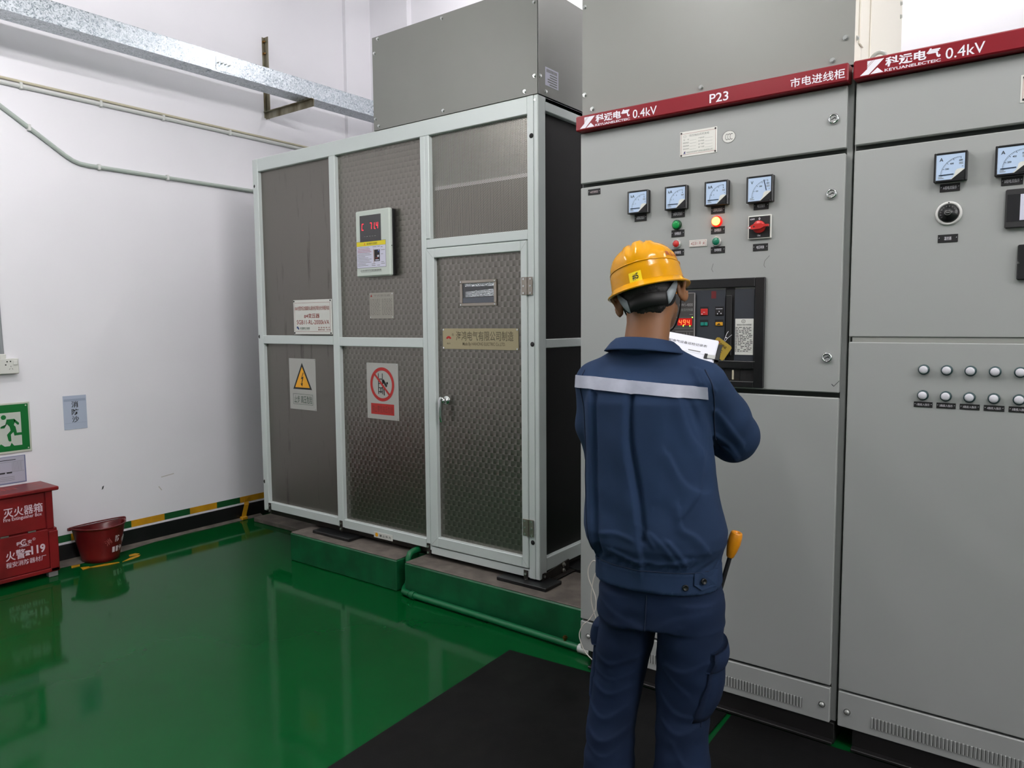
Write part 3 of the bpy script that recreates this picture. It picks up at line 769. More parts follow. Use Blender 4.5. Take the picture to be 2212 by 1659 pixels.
# rails
part(MB().box(TL+0.06, TR-0.062, TF+0.0005, TF+0.05, 2.412, TT, A_, 0.003), 'top_rail')
part(MB().box(TL+0.06, -3.48, TF+0.0005, TF+0.045, 0.236, 0.288, A_, 0.003), 'bottom_rail')
part(MB().box(-3.427, -2.753, TF+0.0005, TF+0.045, 0.232, 0.284, A_, 0.003), 'bottom_rail')
part(MB().box(-2.718, TR-0.062, TF+0.0005, TF+0.045, 0.206, 0.246, A_, 0.002), 'bottom_rail')
part(MB().box(TL+0.06, -3.48, TF+0.0005, TF+0.045, 1.324, 1.378, A_, 0.003), 'middle_rail')
part(MB().box(-3.427, -2.753, TF+0.0005, TF+0.045, 1.318, 1.370, A_, 0.003), 'middle_rail')
part(MB().box(-2.718, TR-0.062, TF+0.0005, TF+0.045, 1.838, 1.884, A_, 0.003), 'middle_rail')
# panels
S_ = M_['sheet']; Tn = M_['turned']
part(MB().box(TL+0.055, -3.475, TF+RC, TF+RC+0.003, 1.37, 2.42, S_), 'flat_panel')
part(MB().box(TL+0.055, -3.475, TF+RC, TF+RC+0.003, 0.28, 1.33, S_), 'flat_panel')
part(MB().box(-3.432, -2.748, TF+RC, TF+RC+0.003, 1.365, 2.42, Tn), 'patterned_panel')
part(MB().box(-3.432, -2.748, TF+RC, TF+RC+0.003, 0.28, 1.325, Tn), 'patterned_panel')
part(MB().box(-2.695, TR-0.058, TF+RC, TF+RC+0.0015, 1.88, 2.42, M_['perf']), 'mesh_panel')
# sides, back, roof
SD = M_['sidesheet']
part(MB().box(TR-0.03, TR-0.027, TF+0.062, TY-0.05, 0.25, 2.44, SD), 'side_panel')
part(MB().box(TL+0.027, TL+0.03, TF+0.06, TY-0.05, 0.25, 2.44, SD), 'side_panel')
part(MB().box(TL+0.05, TR-0.05, TY-0.03, TY-0.027, 0.25, 2.44, SD), 'back_panel')
part(MB().box(TL+0.002, TR-0.002, TF+0.05, TY, TT-0.02, TT-0.002, A_), 'roof_panel')
for z0, z1 in ((2.43, 2.492), (1.325, 1.368), (0.233, 0.30)):
    part(MB().box(TR-0.045, TR-0.002, TF+0.062, TY-0.05, z0, z1, A_ if z0 > 1.4 else A_, 0.003), 'side_rail')
# base channels, pads
part(MB().box(TL+0.03, TR-0.03, TF+0.03, TF+0.09, 0.196, 0.2325, M_['iron'], 0.003), 'base_channel')
mb = MB(); I_ = M_['iron']
mb.box(TR-0.05, TR-0.042, TF+0.02, 3.5, 0.19, 0.233, I_); mb.box(TR-0.09, TR+0.03, TF+0.06, 3.2, 0.183, 0.19, I_, 0.002)
mb.poly(sideface(TR+0.005), [(2.90, 0.19), (3.135, 0.125+0.06), (3.135, 0.245), (2.90, 0.225)], I_, 0, 0.008)
sp = part(mb, 'base_channel')
for z in (0.222, 0.20):
    pass
b = MB()
for (y, z) in ((3.08, 0.232), (3.08, 0.203)):
    b.cyl((TR+0.0055, y, z), (TR+0.009, y, z), 0.012, M_['steel'], 14); b.cyl((TR+0.009, y, z), (TR+0.016, y, z), 0.0075, M_['zinc'], 6)
part(b, 'bolt', sp)
for x0, x1 in ((-3.65, -3.318), (-2.225, -1.93)):
    part(MB().box(x0, x1, 2.822, 2.96, 0.1785, 0.196, M_['black'], 0.002), 'rubber_pad')
    part(MB().box(x0, x1, 3.15, 3.3, 0.1785, 0.196, M_['black'], 0.002), 'rubber_pad')
# clamps that tie the frame to the base
def clamp(x, z, y=TF-0.004, w=0.026):
    mb = MB().box(x-w/2, x+w/2, y, y+0.003, z, z+0.066, M_['iron'], 0.001)
    for zz in (z+0.016, z+0.049):
        mb.cyl((x, y, zz), (x, y-0.005, zz), 0.007, M_['zinc'], 10)
    mb.disc(front(y), x, z+0.033, 0.003, M_['ink'], 0.0006, 8)
    part(mb, 'clamp_bracket')
clamp(-4.155, 0.215); clamp(-3.45, 0.208); clamp(-2.735, 0.195); clamp(-2.085, 0.175)
mb = MB().box(TR+0.0006, TR+0.0036, TF+0.02, TF+0.046, 0.165, 0.232, M_['iron'], 0.001)
for zz in (0.183, 0.215): mb.cyl((TR+0.0036, TF+0.033, zz), (TR+0.0086, TF+0.033, zz), 0.007, M_['zinc'], 10)
part(mb, 'clamp_bracket')
# black plug caps
for (x, z) in ((-2.041, 2.31), (-2.041, 1.345), (-2.044, 0.385), (-4.205, 2.325), (-4.209, 1.369), (-4.211, 0.417)):
    part(MB().lathe([(0.0001, 0.004), (0.008, 0.0035), (0.0115, 0.001), (0.0115, 0.0)][::-1], (x, TF-0.0005 if x > -3 else TF+0.0035, z), (0, -1, 0), M_['blackm'], 16), 'plug_cap')
part(MB().cyl((-2.02, TF+0.001, 2.468), (-2.02, TF-0.002, 2.468), 0.005, M_['zinc'], 10), 'screw')
# ------------------------------------------------ access door
DX0, DX1, DZ0, DZ1 = -2.7145, -2.067, 0.2525, 1.8335
ad = MB(); y0 = TF-0.006
W_ = 0.052
ad.box(DX0, DX0+W_, y0, TF+0.04, DZ0, DZ1, A_, 0.003); ad.box(DX1-0.038, DX1, y0, TF+0.04, DZ0, DZ1, A_, 0.003)
ad.box(DX0+W_, DX1-0.038, y0, TF+0.04, DZ1-0.048, DZ1, A_, 0.003); ad.box(DX0+W_, DX1-0.038, y0, TF+0.04, DZ0, DZ0+0.053, A_, 0.003)
fr = front(y0)
for (x, z, dx, dz) in ((DX0, DZ1, 1, -1), (DX1, DZ1, -0.8, -1), (DX0, DZ0, 1, 1), (DX1, DZ0, -0.8, 1)):
    ad.line(fr, x, z, x+dx*0.05, z+dz*0.05, 0.0012, M_['cab_in'], 0.0003)
door = part(ad, 'access_door')
part(MB().box(DX0+W_-0.005, DX1-0.033, TF+RC-0.006, TF+RC-0.003, DZ0+0.048, DZ1-0.043, Tn), 'patterned_panel', door)
PY = TF+RC-0.006
# window
mb = MB(); wx0, wx1, wz0, wz1 = -2.502, -2.266, 1.532, 1.663
St = M_['steel']
for (a0, a1, b0, b1) in ((wx0, wx1, wz1-0.016, wz1), (wx0, wx1, wz0, wz0+0.016), (wx0, wx0+0.016, wz0+0.016, wz1-0.016), (wx1-0.016, wx1, wz0+0.016, wz1-0.016)):
    mb.box(a0, a1, PY-0.008, PY, b0, b1, St, 0.002)
for (x, z) in ((wx0+0.008, wz0+0.008), (wx1-0.008, wz0+0.008), (wx0+0.008, wz1-0.008), (wx1-0.008, wz1-0.008)): mb.cyl((x, PY-0.008, z), (x, PY-0.0105, z), 0.004, M_['zinc'], 8)
part(mb, 'inspection_window', door)
mb = MB(); fr = front(PY-0.003); mb.rect(fr, wx0+0.016, wx1-0.016, wz0+0.016, wz1-0.016, M_['glassdark'], 0, 0.002)
foil = mat('crinkled_silver_core', (196, 200, 204), 0.25, metal=0.8, bump=(160, 1.0, 0.01)); grille = mat('grey_coil', (86, 90, 98), 0.4, bump=(60, 0.4))
mb.poly(fr, [(wx0+0.03, wz1-0.018), (wx1-0.018, wz1-0.017), (wx1-0.018, wz1-0.034), (wx0+0.035, wz1-0.032)], foil, 0.0005)
mb.poly(fr, [(wx0+0.035, wz1-0.058), (wx1-0.017, wz1-0.047), (wx1-0.017, wz1-0.082), (wx0+0.035, wz1-0.085)], foil, 0.0005)
mb.poly(fr, [(wx0+0.017, wz1-0.090), (wx1-0.017, wz1-0.086), (wx1-0.017, wz0+0.017), (wx0+0.017, wz0+0.017)], grille, 0.0004)
part(mb, 'window_glass', door)
# maker's plate
mb = MB(); mb.box(-2.627, -2.135, PY-0.003, PY-0.0005, 1.314, 1.420, M_['brass'], 0.001); fr = front(PY-0.003)
ink = mat('engraved_dark_fill', (92, 86, 64), 0.5)
mb.text(fr, '海鸿电气有限公司制造', -2.535, 1.358, 0.37, 0.048, ink, 0.0006, 0.004)
mb.text(fr, 'Made By HAIHONG ELECTRIC Co.,LTD.', -2.49, 1.329, 0.275, 0.021, ink, 0.0006, 0.004)
mb.ring(fr, -2.585, 1.362, 0.008, 0.019, M_['signred'], 0.0006, 24, 0.35, math.pi-0.35); mb.text(fr, '海鸿', -2.598, 1.338, 0.024, 0.009, ink, 0.0006)
mb.ring(fr, -2.556, 1.388, 0.005, 0.0065, ink, 0.0006, 16); mb.text(fr, 'R', -2.5585, 1.385, 0.005, 0.006, ink, 0.0006)
for (x, z) in ((-2.62, 1.414), (-2.142, 1.414), (-2.62, 1.32), (-2.142, 1.32)): mb.cyl((x, PY-0.003, z), (x, PY-0.005, z), 0.005, M_['zinc'], 10)
part(mb, 'maker_plate', door, 'pale brass plate')
# handle
mb = MB(); Ch = M_['chrome']; hx, hz = -2.607, 1.045
mb.lathe([(0.024, 0.0), (0.024, 0.005), (0.018, 0.009), (0.0145, 0.010), (0.0145, 0.034), (0.010, 0.040), (0.0001, 0.042)], (hx, PY, hz), (0, -1, 0), Ch, 24)
mb.tube([(hx+0.006, PY-0.036, hz+0.012), (hx-0.003, PY-0.040, hz+0.014), (hx-0.008, PY-0.042, hz), (hx-0.009, PY-0.043, hz-0.04), (hx-0.008, PY-0.043, hz-0.08), (hx-0.005, PY-0.042, hz-0.106), (hx-0.001, PY-0.041, hz-0.112)], [0.006, 0.0105, 0.0125, 0.0115, 0.0095, 0.0075, 0.005], Ch, 14)
part(mb, 'door_handle', door, 'chrome lever handle')
# hinges
for zc in (1.62, 0.456):
    mb = MB()
    for x0, x1 in ((-2.098, -2.066), (-2.064, -2.033)): mb.box(x0, x1, y0-0.0035, y0-0.001, zc-0.042, zc+0.042, St, 0.001)
    for k_ in range(5): mb.cyl((-2.065, y0-0.004, zc-0.042+0.0168*k_), (-2.065, y0-0.004, zc-0.042+0.0168*k_+0.016), 0.0042, St, 10)
    for x in (-2.085, -2.045):
        for dz in (-0.033, 0, 0.033): mb.cyl((x, y0-0.0035, zc+dz), (x, y0-0.0055, zc+dz), 0.005, M_['zinc'], 10)
    part(mb, 'hinge')
# ------------------------------------------------ temperature controller
CY = TF+RC
cx0, cx1, cz0, cz1 = -3.238, -2.965, 1.708, 2.072
tc_ = MB()
tc_.box(cx0+0.004, cx1-0.004, CY-0.022, CY-0.0005, cz0+0.002, cz1-0.002, M_['black'], 0.003)
tc_.box(cx0, cx1, CY-0.048, CY-0.022, cz0, cz1, mat('pale_green_grey_plastic', (196, 205, 196), 0.4), 0.007)
tcp = part(tc_, 'temperature_controller', te, 'pale grey-green control box with a red display')
fy = CY-0.048
mb = MB(); fr = front(fy); mb.rect(fr, -3.200, -3.032, 1.900, 2.044, M_['screen'], 0.001, 0.001)
L_ = M_['led']
def seg(mb, fr, x, z, w, h, segs, t, m, c=0.0016, sl=0.12):
    def q(a0, b0, a1, b1): mb.line(fr, x+a0*w+sl*b0*h*0.5, z+b0*h, x+a1*w+sl*b1*h*0.5, z+b1*h, t, m, c)
    for s_ in segs:
        {'a': lambda: q(0, 1, 1, 1), 'b': lambda: q(1, 0.53, 1, 1), 'c': lambda: q(1, 0, 1, 0.47), 'd': lambda: q(0, 0, 1, 0), 'e': lambda: q(0, 0, 0, 0.47), 'f': lambda: q(0, 0.53, 0, 1), 'g': lambda: q(0, 0.5, 1, 0.5)}[s_]()
seg(mb, fr, -3.183, 1.965, 0.014, 0.033, 'adef', 0.0038, L_)
seg(mb, fr, -3.118, 1.967, 0.013, 0.033, 'abc', 0.0038, L_)
seg(mb, fr, -3.096, 1.967, 0.013, 0.033, 'bc', 0.0038, L_)
mb.disc(fr, -3.076, 1.967, 0.0028, L_, 0.0016, 8)
seg(mb, fr, -3.068, 1.967, 0.013, 0.033, 'bcfg', 0.0038, L_)
for k_ in range(5): mb.rect(fr, -3.168+0.021*k_, -3.155+0.021*k_, 1.927, 1.930, M_['inkgrey'], 0.0014)
part(mb, 'display', tcp, 'black display with red digits')
mb = MB(); fr = front(fy)
mb.rect(fr, -3.231, -2.996, 1.756, 1.903, M_['inkgrey'], 0.0004); mb.rect(fr, -3.229, -2.998, 1.758, 1.876, M_['labwhite'], 0.0008); mb.rect(fr, -3.229, -2.998, 1.877, 1.901, M_['labyel'], 0.0008)
mb.poly(fr, [(-3.172, 1.881), (-3.154, 1.881), (-3.163, 1.898)], M_['signyel'], 0.0012); mb.text(fr, '!', -3.1645, 1.883, 0.003, 0.010, M_['redink'], 0.0014)
mb.text(fr, '温控箱操作注意事项', -3.148, 1.883, 0.085, 0.011, M_['ink'], 0.0012)
random.seed(5)
for i in range(13):
    z = 1.868-0.0082*i; L0 = 0.06+0.055*random.random()
    mb.rect(fr, -3.222+0.004*(i % 3 == 1), -3.222+L0, z, z+0.0022, M_['redink'] if 1 <= i <= 3 else M_['inkgrey'], 0.0012)
mb.poly(fr, [(-3.094, 1.86), (-3.088, 1.852), (-3.088, 1.786), (-3.092, 1.778)], mat('beige_door_print', (150, 120, 96), 0.6), 0.0012)
mb.rect(fr, -3.087, -3.044, 1.79, 1.853, M_['ink'], 0.0012)
for (x, z, w, h, m_) in ((-3.06, 1.838, 0.012, 0.008, 'bluelogo'), (-3.08, 1.82, 0.024, 0.01, 'iron'), (-3.064, 1.812, 0.014, 0.012, 'labwhite'), (-3.08, 1.794, 0.03, 0.005, 'labwhite'), (-3.078, 1.805, 0.018, 0.004, 'redink'), (-3.056, 1.846, 0.006, 0.005, 'labwhite')): mb.rect(fr, x, x+w, z, z+h, M_[m_], 0.0015)
for (x, z, w) in ((-3.1, 1.868, 0.03), (-3.062, 1.868, 0.02), (-3.035, 1.865, 0.014), (-3.034, 1.848, 0.03), (-3.034, 1.826, 0.016), (-3.034, 1.783, 0.022), (-3.034, 1.774, 0.03), (-3.11, 1.775, 0.03), (-3.11, 1.766, 0.03), (-3.066, 1.766, 0.022)): mb.rect(fr, x, x+w, z, z+0.0025, M_['inkgrey'], 0.0012)
part(mb, 'instruction_label', tcp)
mb = MB(); mb.text(fr, 'LD-B10系列干式变压器温控箱', -3.2, 1.738, 0.165, 0.010, M_['ink'], 0.0008); mb.rect(fr, -3.198, -3.032, 1.7335, 1.735, M_['inkgrey'], 0.0006)
part(mb, 'lettering', tcp)
part(MB().cyl((cx1+0.0005, CY-0.035, 1.87), (cx1+0.002, CY-0.035, 1.87), 0.003, M_['ink'], 8), 'latch', tcp)
# ------------------------------------------------ plates and signs
def plate(x0, x1, z0, z1, m, y, r=0.0035, t=0.002, scr='zinc'):
    mb = MB().box(x0, x1, y-t, y-0.0003, z0, z1, m, 0.0008)
    for x in (x0+0.008, x1-0.008):
        for z in (z0+0.008, z1-0.008): mb.cyl((x, y-t, z), (x, y-t-0.0018, z), r, M_[scr], 10)
    return mb, front(y-t)
mb, fr = plate(-3.186, -2.993, 1.476, 1.620, M_['metalplate'], CY)
g_ = mat('etched_grey', (112, 110, 102), 0.5)
mb.text(fr, '干式变压器', -3.15, 1.598, 0.13, 0.012, g_, 0.0005)
mb.poly(fr, [(-3.178, 1.598), (-3.162, 1.598), (-3.17, 1.612)], M_['redink'], 0.0005)
random.seed(8)
for i in range(12):
    z = 1.582-0.0078*i
    for xx in (-3.178, -3.085):
        x = xx
        while x < xx+0.075:
            w = 0.006+0.012*random.random(); mb.rect(fr, x, min(x+w, xx+0.08), z, z+0.003, g_, 0.0005); x += w+0.006
for i in range(7): mb.rect(fr, -3.095+0.0, -3.004, 1.525+0.009*i, 1.5256+0.009*i, g_, 0.0004)
part(mb, 'rating_plate')
mb, fr = plate(-3.836, -3.480, 1.386, 1.594, M_['offw'], TF-0.001, 0.005, 0.006, 'blackm')
ri = mat('brown_red_print', (140, 48, 34), 0.55)
for (a0, a1, b0, b1) in ((-3.825, -3.492, 1.575, 1.5765), (-3.825, -3.492, 1.402, 1.4035), (-3.826, -3.8245, 1.402, 1.5765), (-3.493, -3.4915, 1.402, 1.5765)): mb.rect(fr, a0, a1, b0, b1, ri, 0.0004)
mb.text(fr, '10kV东莞市石龙镇黄洲山股份经济联合社专用配电站', -3.82, 1.530, 0.322, 0.026, ri, 0.0006, 0.008)
mb.text(fr, '#4变压器', -3.735, 1.483, 0.146, 0.028, ri, 0.0006, 0.014)
mb.text(fr, 'SGB11-RL-2000kVA', -3.806, 1.446, 0.305, 0.026, ri, 0.0006, 0.006)
mb.rect(fr, -3.808, -3.793, 1.421, 1.433, M_['bluelogo'], 0.0006); mb.rect(fr, -3.795, -3.786, 1.414, 1.427, M_['bluelogo'], 0.0006)
mb.text(fr, '中国南方电网', -3.776, 1.416, 0.092, 0.013, M_['greenlogo'], 0.0006, 0.01); mb.rect(fr, -3.776, -3.684, 1.4125, 1.4138, M_['greenlogo'], 0.0006)
mb.text(fr, '停送电电话', -3.605, 1.422, 0.108, 0.009, ri, 0.0006, 0.01, 0, 1.6); mb.text(fr, '服务热线：95598', -3.605, 1.409, 0.112, 0.009, ri, 0.0006, 0.01)
part(mb, 'name_sign', te, 'white plastic sign with red-brown lettering')
mb, fr = plate(-3.940, -3.681, 0.916, 1.235, M_['signgrey'], CY)
tri = lambda s_, zc: [(-3.811-0.092*s_, zc-0.062*s_), (-3.811+0.092*s_, zc-0.062*s_), (-3.811, zc+0.104*s_)]
mb.poly(fr, tri(1.0, 1.105), M_['ink'], 0.0004); mb.poly(fr, tri(0.78, 1.1028), M_['signyel'], 0.0008)
mb.poly(fr, [(-3.802, 1.148), (-3.824, 1.106), (-3.811, 1.11), (-3.820, 1.078), (-3.829, 1.081), (-3.813, 1.060), (-3.806, 1.084), (-3.813, 1.081), (-3.797, 1.124), (-3.812, 1.118), (-3.796, 1.148)], M_['ink'], 0.0012)
for (a0, a1, b0, b1) in ((-3.905, -3.714, 1.012, 1.0135), (-3.905, -3.714, 0.948, 0.9495), (-3.906, -3.904, 0.948, 1.0135), (-3.715, -3.713, 0.948, 1.0135)): mb.rect(fr, a0, a1, b0, b1, M_['greenlogo'], 0.0005)
mb.text(fr, '止步', -3.895, 0.957, 0.055, 0.046, M_['greenlogo'], 0.0006); mb.text(fr, '高压危险', -3.829, 0.957, 0.108, 0.046, M_['greenlogo'], 0.0006)
part(mb, 'danger_sign', te, 'silver plate with a yellow high-voltage triangle')
mb, fr = plate(-3.224, -2.969, 0.907, 1.226, M_['signgrey'], CY)
cx, cz = -3.097, 1.106; K_ = M_['ink']; rr = 0.0965
for (a0, b0, a1, b1, w) in ((-0.030, 0.062, -0.030, -0.056, 0.006), (0.002, 0.062, 0.002, -0.056, 0.006), (-0.030, 0.030, 0.002, 0.030, 0.005), (-0.030, 0.004, 0.002, 0.004, 0.005), (-0.030, -0.020, 0.002, -0.020, 0.005), (-0.030, -0.042, 0.002, -0.042, 0.005), (0.006, 0.026, 0.036, -0.012, 0.015), (0.014, 0.022, 0.004, 0.0, 0.006), (0.012, -0.004, 0.016, -0.062, 0.008), (-0.012, -0.020, -0.012, -0.050, 0.007)):
    mb.line(fr, cx+a0, cz+b0, cx+a1, cz+b1, w, K_, 0.0005)
mb.disc(fr, cx+0.040, cz+0.008, 0.0075, K_, 0.0005, 16)
mb.ring(fr, cx, cz, rr-0.018, rr, M_['signred'], 0.0012, 56, sx=1.0)
mb.line(fr, cx-0.062, cz+0.058, cx+0.060, cz-0.060, 0.013, M_['signred'], 0.001)
mb.rect(fr, cx-0.095, cx+0.092, 0.934, 0.996, M_['signred'], 0.0005); mb.text(fr, '禁止攀登高压危险', cx-0.085, 0.945, 0.168, 0.040, mat('faded_red_brown_print', (112, 50, 42), 0.5), 0.0009)
part(mb, 'no_climbing_sign', te, 'silver plate with a red prohibition circle')
mb = MB().box(-3.166, -3.012, TF-0.002, TF-0.0003, 0.222, 0.256, M_['offw'], 0.0008); fr = front(TF-0.002)
mb.disc(fr, -3.142, 0.240, 0.012, M_['signyel'], 0.0005, 20); mb.text(fr, '禁止外力', -3.12, 0.231, 0.095, 0.015, M_['ink'], 0.0005, 0.01, 0, 1.3)
part(mb, 'caution_label')

# ------------------------------------------------------------------ busbar duct over the transformer
bd = thing('busbar_duct', 'grey sheet-metal busbar duct sitting on top of the transformer cabinet', 'duct box', (-2.55, 3.2, 2.4925))
D_ = M_['duct']; BX0, BX1, BZ0, BZ1 = -3.094, TR+0.002, 2.4945, 2.985
part(MB().box(BX0, BX1-0.004, TF, TF+0.0035, BZ0, BZ1, D_, 0.001), 'front_panel', bd)
part(MB().box(BX1-0.0035, BX1, TF+0.0036, 3.9, BZ0, BZ1, D_, 0.001), 'side_panel', bd)
part(MB().box(BX0, BX0+0.0035, TF+0.0036, 3.9, BZ0, BZ1, D_, 0.001), 'side_panel', bd)
part(MB().box(BX0+0.0036, BX1-0.0036, TF+0.0036, 3.9, BZ1-0.004, BZ1, D_), 'top_panel', bd)
part(MB().box(BX0+0.0036, BX1-0.0036, 3.896, 3.9, BZ0, BZ1-0.004, D_), 'back_panel', bd)
def hexbolt(p, ax, parent, r=0.0075, name='bolt'):
    p = Vector(p); ax = Vector(ax)
    mb = MB(); mb.cyl(p, p+ax*0.002, r*1.15, M_['zinc'], 14); mb.cyl(p+ax*0.002, p+ax*0.0075, r*0.85, M_['zinc'], 6, smooth=False)
    return mb.build(name, parent)
for (x, z) in ((-3.075, 2.90), (-3.078, 2.555), (-3.048, 2.97), (-2.585, 2.965), (-3.052, 2.515), (-2.585, 2.516), (-2.078, 2.516), (-2.022, 2.575), (-2.022, 2.9)):
    hexbolt((x, TF, z), (0, -1, 0), bd)
for (y, z) in ((2.895, 2.575), (2.94, 2.515)): hexbolt((BX1, y, z), (1, 0, 0), bd)
mb = MB(); fr = sideface(BX1); mb.rect(fr, 2.937, 3.048, 2.545, 2.628, M_['labwhite'], 0.001, 0.0006)
for k_ in range(9): mb.rect(fr, 2.948+0.010*k_, 2.954+0.010*k_, 2.606, 2.621, M_['inkgrey'], 0.0014)
random.seed(2)
for i in range(5): mb.rect(fr, 2.955+0.02*random.random(), 3.035, 2.595-0.011*i, 2.600-0.011*i, M_['inkgrey'], 0.0014)
part(mb, 'label_sheet', bd)
# ------------------------------------------------------------------ switchgear cabinets
DY = 2.60          # face of the doors
CB = M_['cab']; K_ = M_['ink']
def cabinet(name, label, x0, x1):
    t = thing(name, label, 'switchgear cabinet', ((x0+x1)/2, 3.0, 0))
    mb = MB(); y0 = 2.622
    mb.box(x0, x0+0.045, y0, y0+0.05, 0.075, 2.256, CB, 0.002); mb.box(x1-0.045, x1, y0, y0+0.05, 0.075, 2.256, CB, 0.002)
    mb.box(x0+0.045, x1-0.045, y0+0.002, y0+0.05, 2.19, 2.256, CB); mb.box(x0+0.045, x1-0.045, y0+0.002, y0+0.05, 0.075, 0.10, CB)
    mb.build('front_frame', t)
    mb = MB(); mb.box(x0+0.004, x1-0.017, y0-0.0008, y0-0.0002, 0.19, 2.197, M_['gap']); mb.build('gap_shade_sheet', t)  # thin dark sheet behind the doors, painted shade for the gaps between them
    mb = MB(); mb.box(x0, x0+0.003, y0+0.05, 3.40, 0.075, 2.256, CB); mb.build('side_panel', t)
    mb = MB(); mb.box(x1-0.003, x1, y0+0.05, 3.40, 0.075, 2.256, CB); mb.build('side_panel', t)
    mb = MB(); mb.box(x0+0.003, x1-0.003, 3.397, 3.40, 0.075, 2.256, CB); mb.build('back_panel', t)
    mb = MB(); mb.box(x0+0.003, x1-0.003, y0+0.05, 3.397, 2.252, 2.256, CB); mb.build('roof_panel', t)
    mb = MB(); mb.box(x0+0.05, x1-0.001, 2.606, 3.38, 0.0, 0.0735, M_['bframe'], 0.002); mb.box(x0+0.051, x1-0.002, 2.58, 2.606, 0.008, 0.018, M_['bframe'], 0.002); mb.build('base_frame', t)
    return t
def door_panel(t, x0, x1, z0, z1, name='door'):
    mb = MB().box(x0, x1, DY, DY+0.021, z0, z1, CB, 0.003)
    return mb.build(name, t)
def kick(t, x0, x1, l0, l1, screws):
    mb = MB().box(x0, x1, DY, DY+0.02, 0.074, 0.197, CB, 0.003)
    n = int(round((l1-l0)/0.0108))
    for i in range(n+1):
        x = l0+(l1-l0)*i/n
        mb.box(x-0.0028, x+0.0022, DY-0.0035, DY+0.001, 0.1, 0.138, CB, 0.0015)
        mb.rect(front(DY), x+0.0024, x+0.0042, 0.101, 0.136, M_['gap'], 0.0002)
    k = mb.build('kick_panel', t)
    for (x, z) in screws:
        b = MB(); b.cyl((x, DY, z), (x, DY-0.0015, z), 0.011, M_['zinc'], 16); b.lathe([(0.008, 0.0), (0.0078, 0.003), (0.005, 0.0055), (0.0001, 0.006)], (x, DY-0.0015, z), (0, -1, 0), M_['rimsilver'], 14); b.build('screw', k)
    return k
def lock(d, x, z):
    mb = MB(); ch = M_['chrome']
    mb.lathe([(0.0175, 0.0), (0.0175, 0.004), (0.014, 0.0085), (0.0115, 0.0085), (0.0115, 0.005), (0.0001, 0.005)], (x, DY, z), (0, -1, 0), ch, 24)
    fr = front(DY-0.005)
    mb.disc(fr, x, z, 0.0105, M_['rimsilver'], 0.0004, 20); mb.line(fr, x-0.007, z-0.003, x+0.007, z+0.003, 0.003, K_, 0.0008); mb.line(fr, x+0.001, z+0.004, x+0.008, z-0.002, 0.002, K_, 0.0008)
    mb.build('lock', d)
def name_tag(t, x0, x1, z0, z1, txt, frac=0.62):
    mb = MB().box(x0, x1, DY-0.002, DY-0.0002, z0, z1, M_['blackm'], 0.0005); fr = front(DY-0.002)
    w, h = x1-x0, z1-z0
    if txt: mb.text(fr, txt, x0+w*(1-frac)/2, z0+h*0.28, w*frac, h*0.44, M_['white'], 0.0004)
    for x in (x0+w*0.07, x1-w*0.07): mb.line(fr, x-w*0.022, z0+h*0.55, x+w*0.022, z0+h*0.62, 0.0012, M_['white'], 0.0004)
    mb.build('name_tag', t)
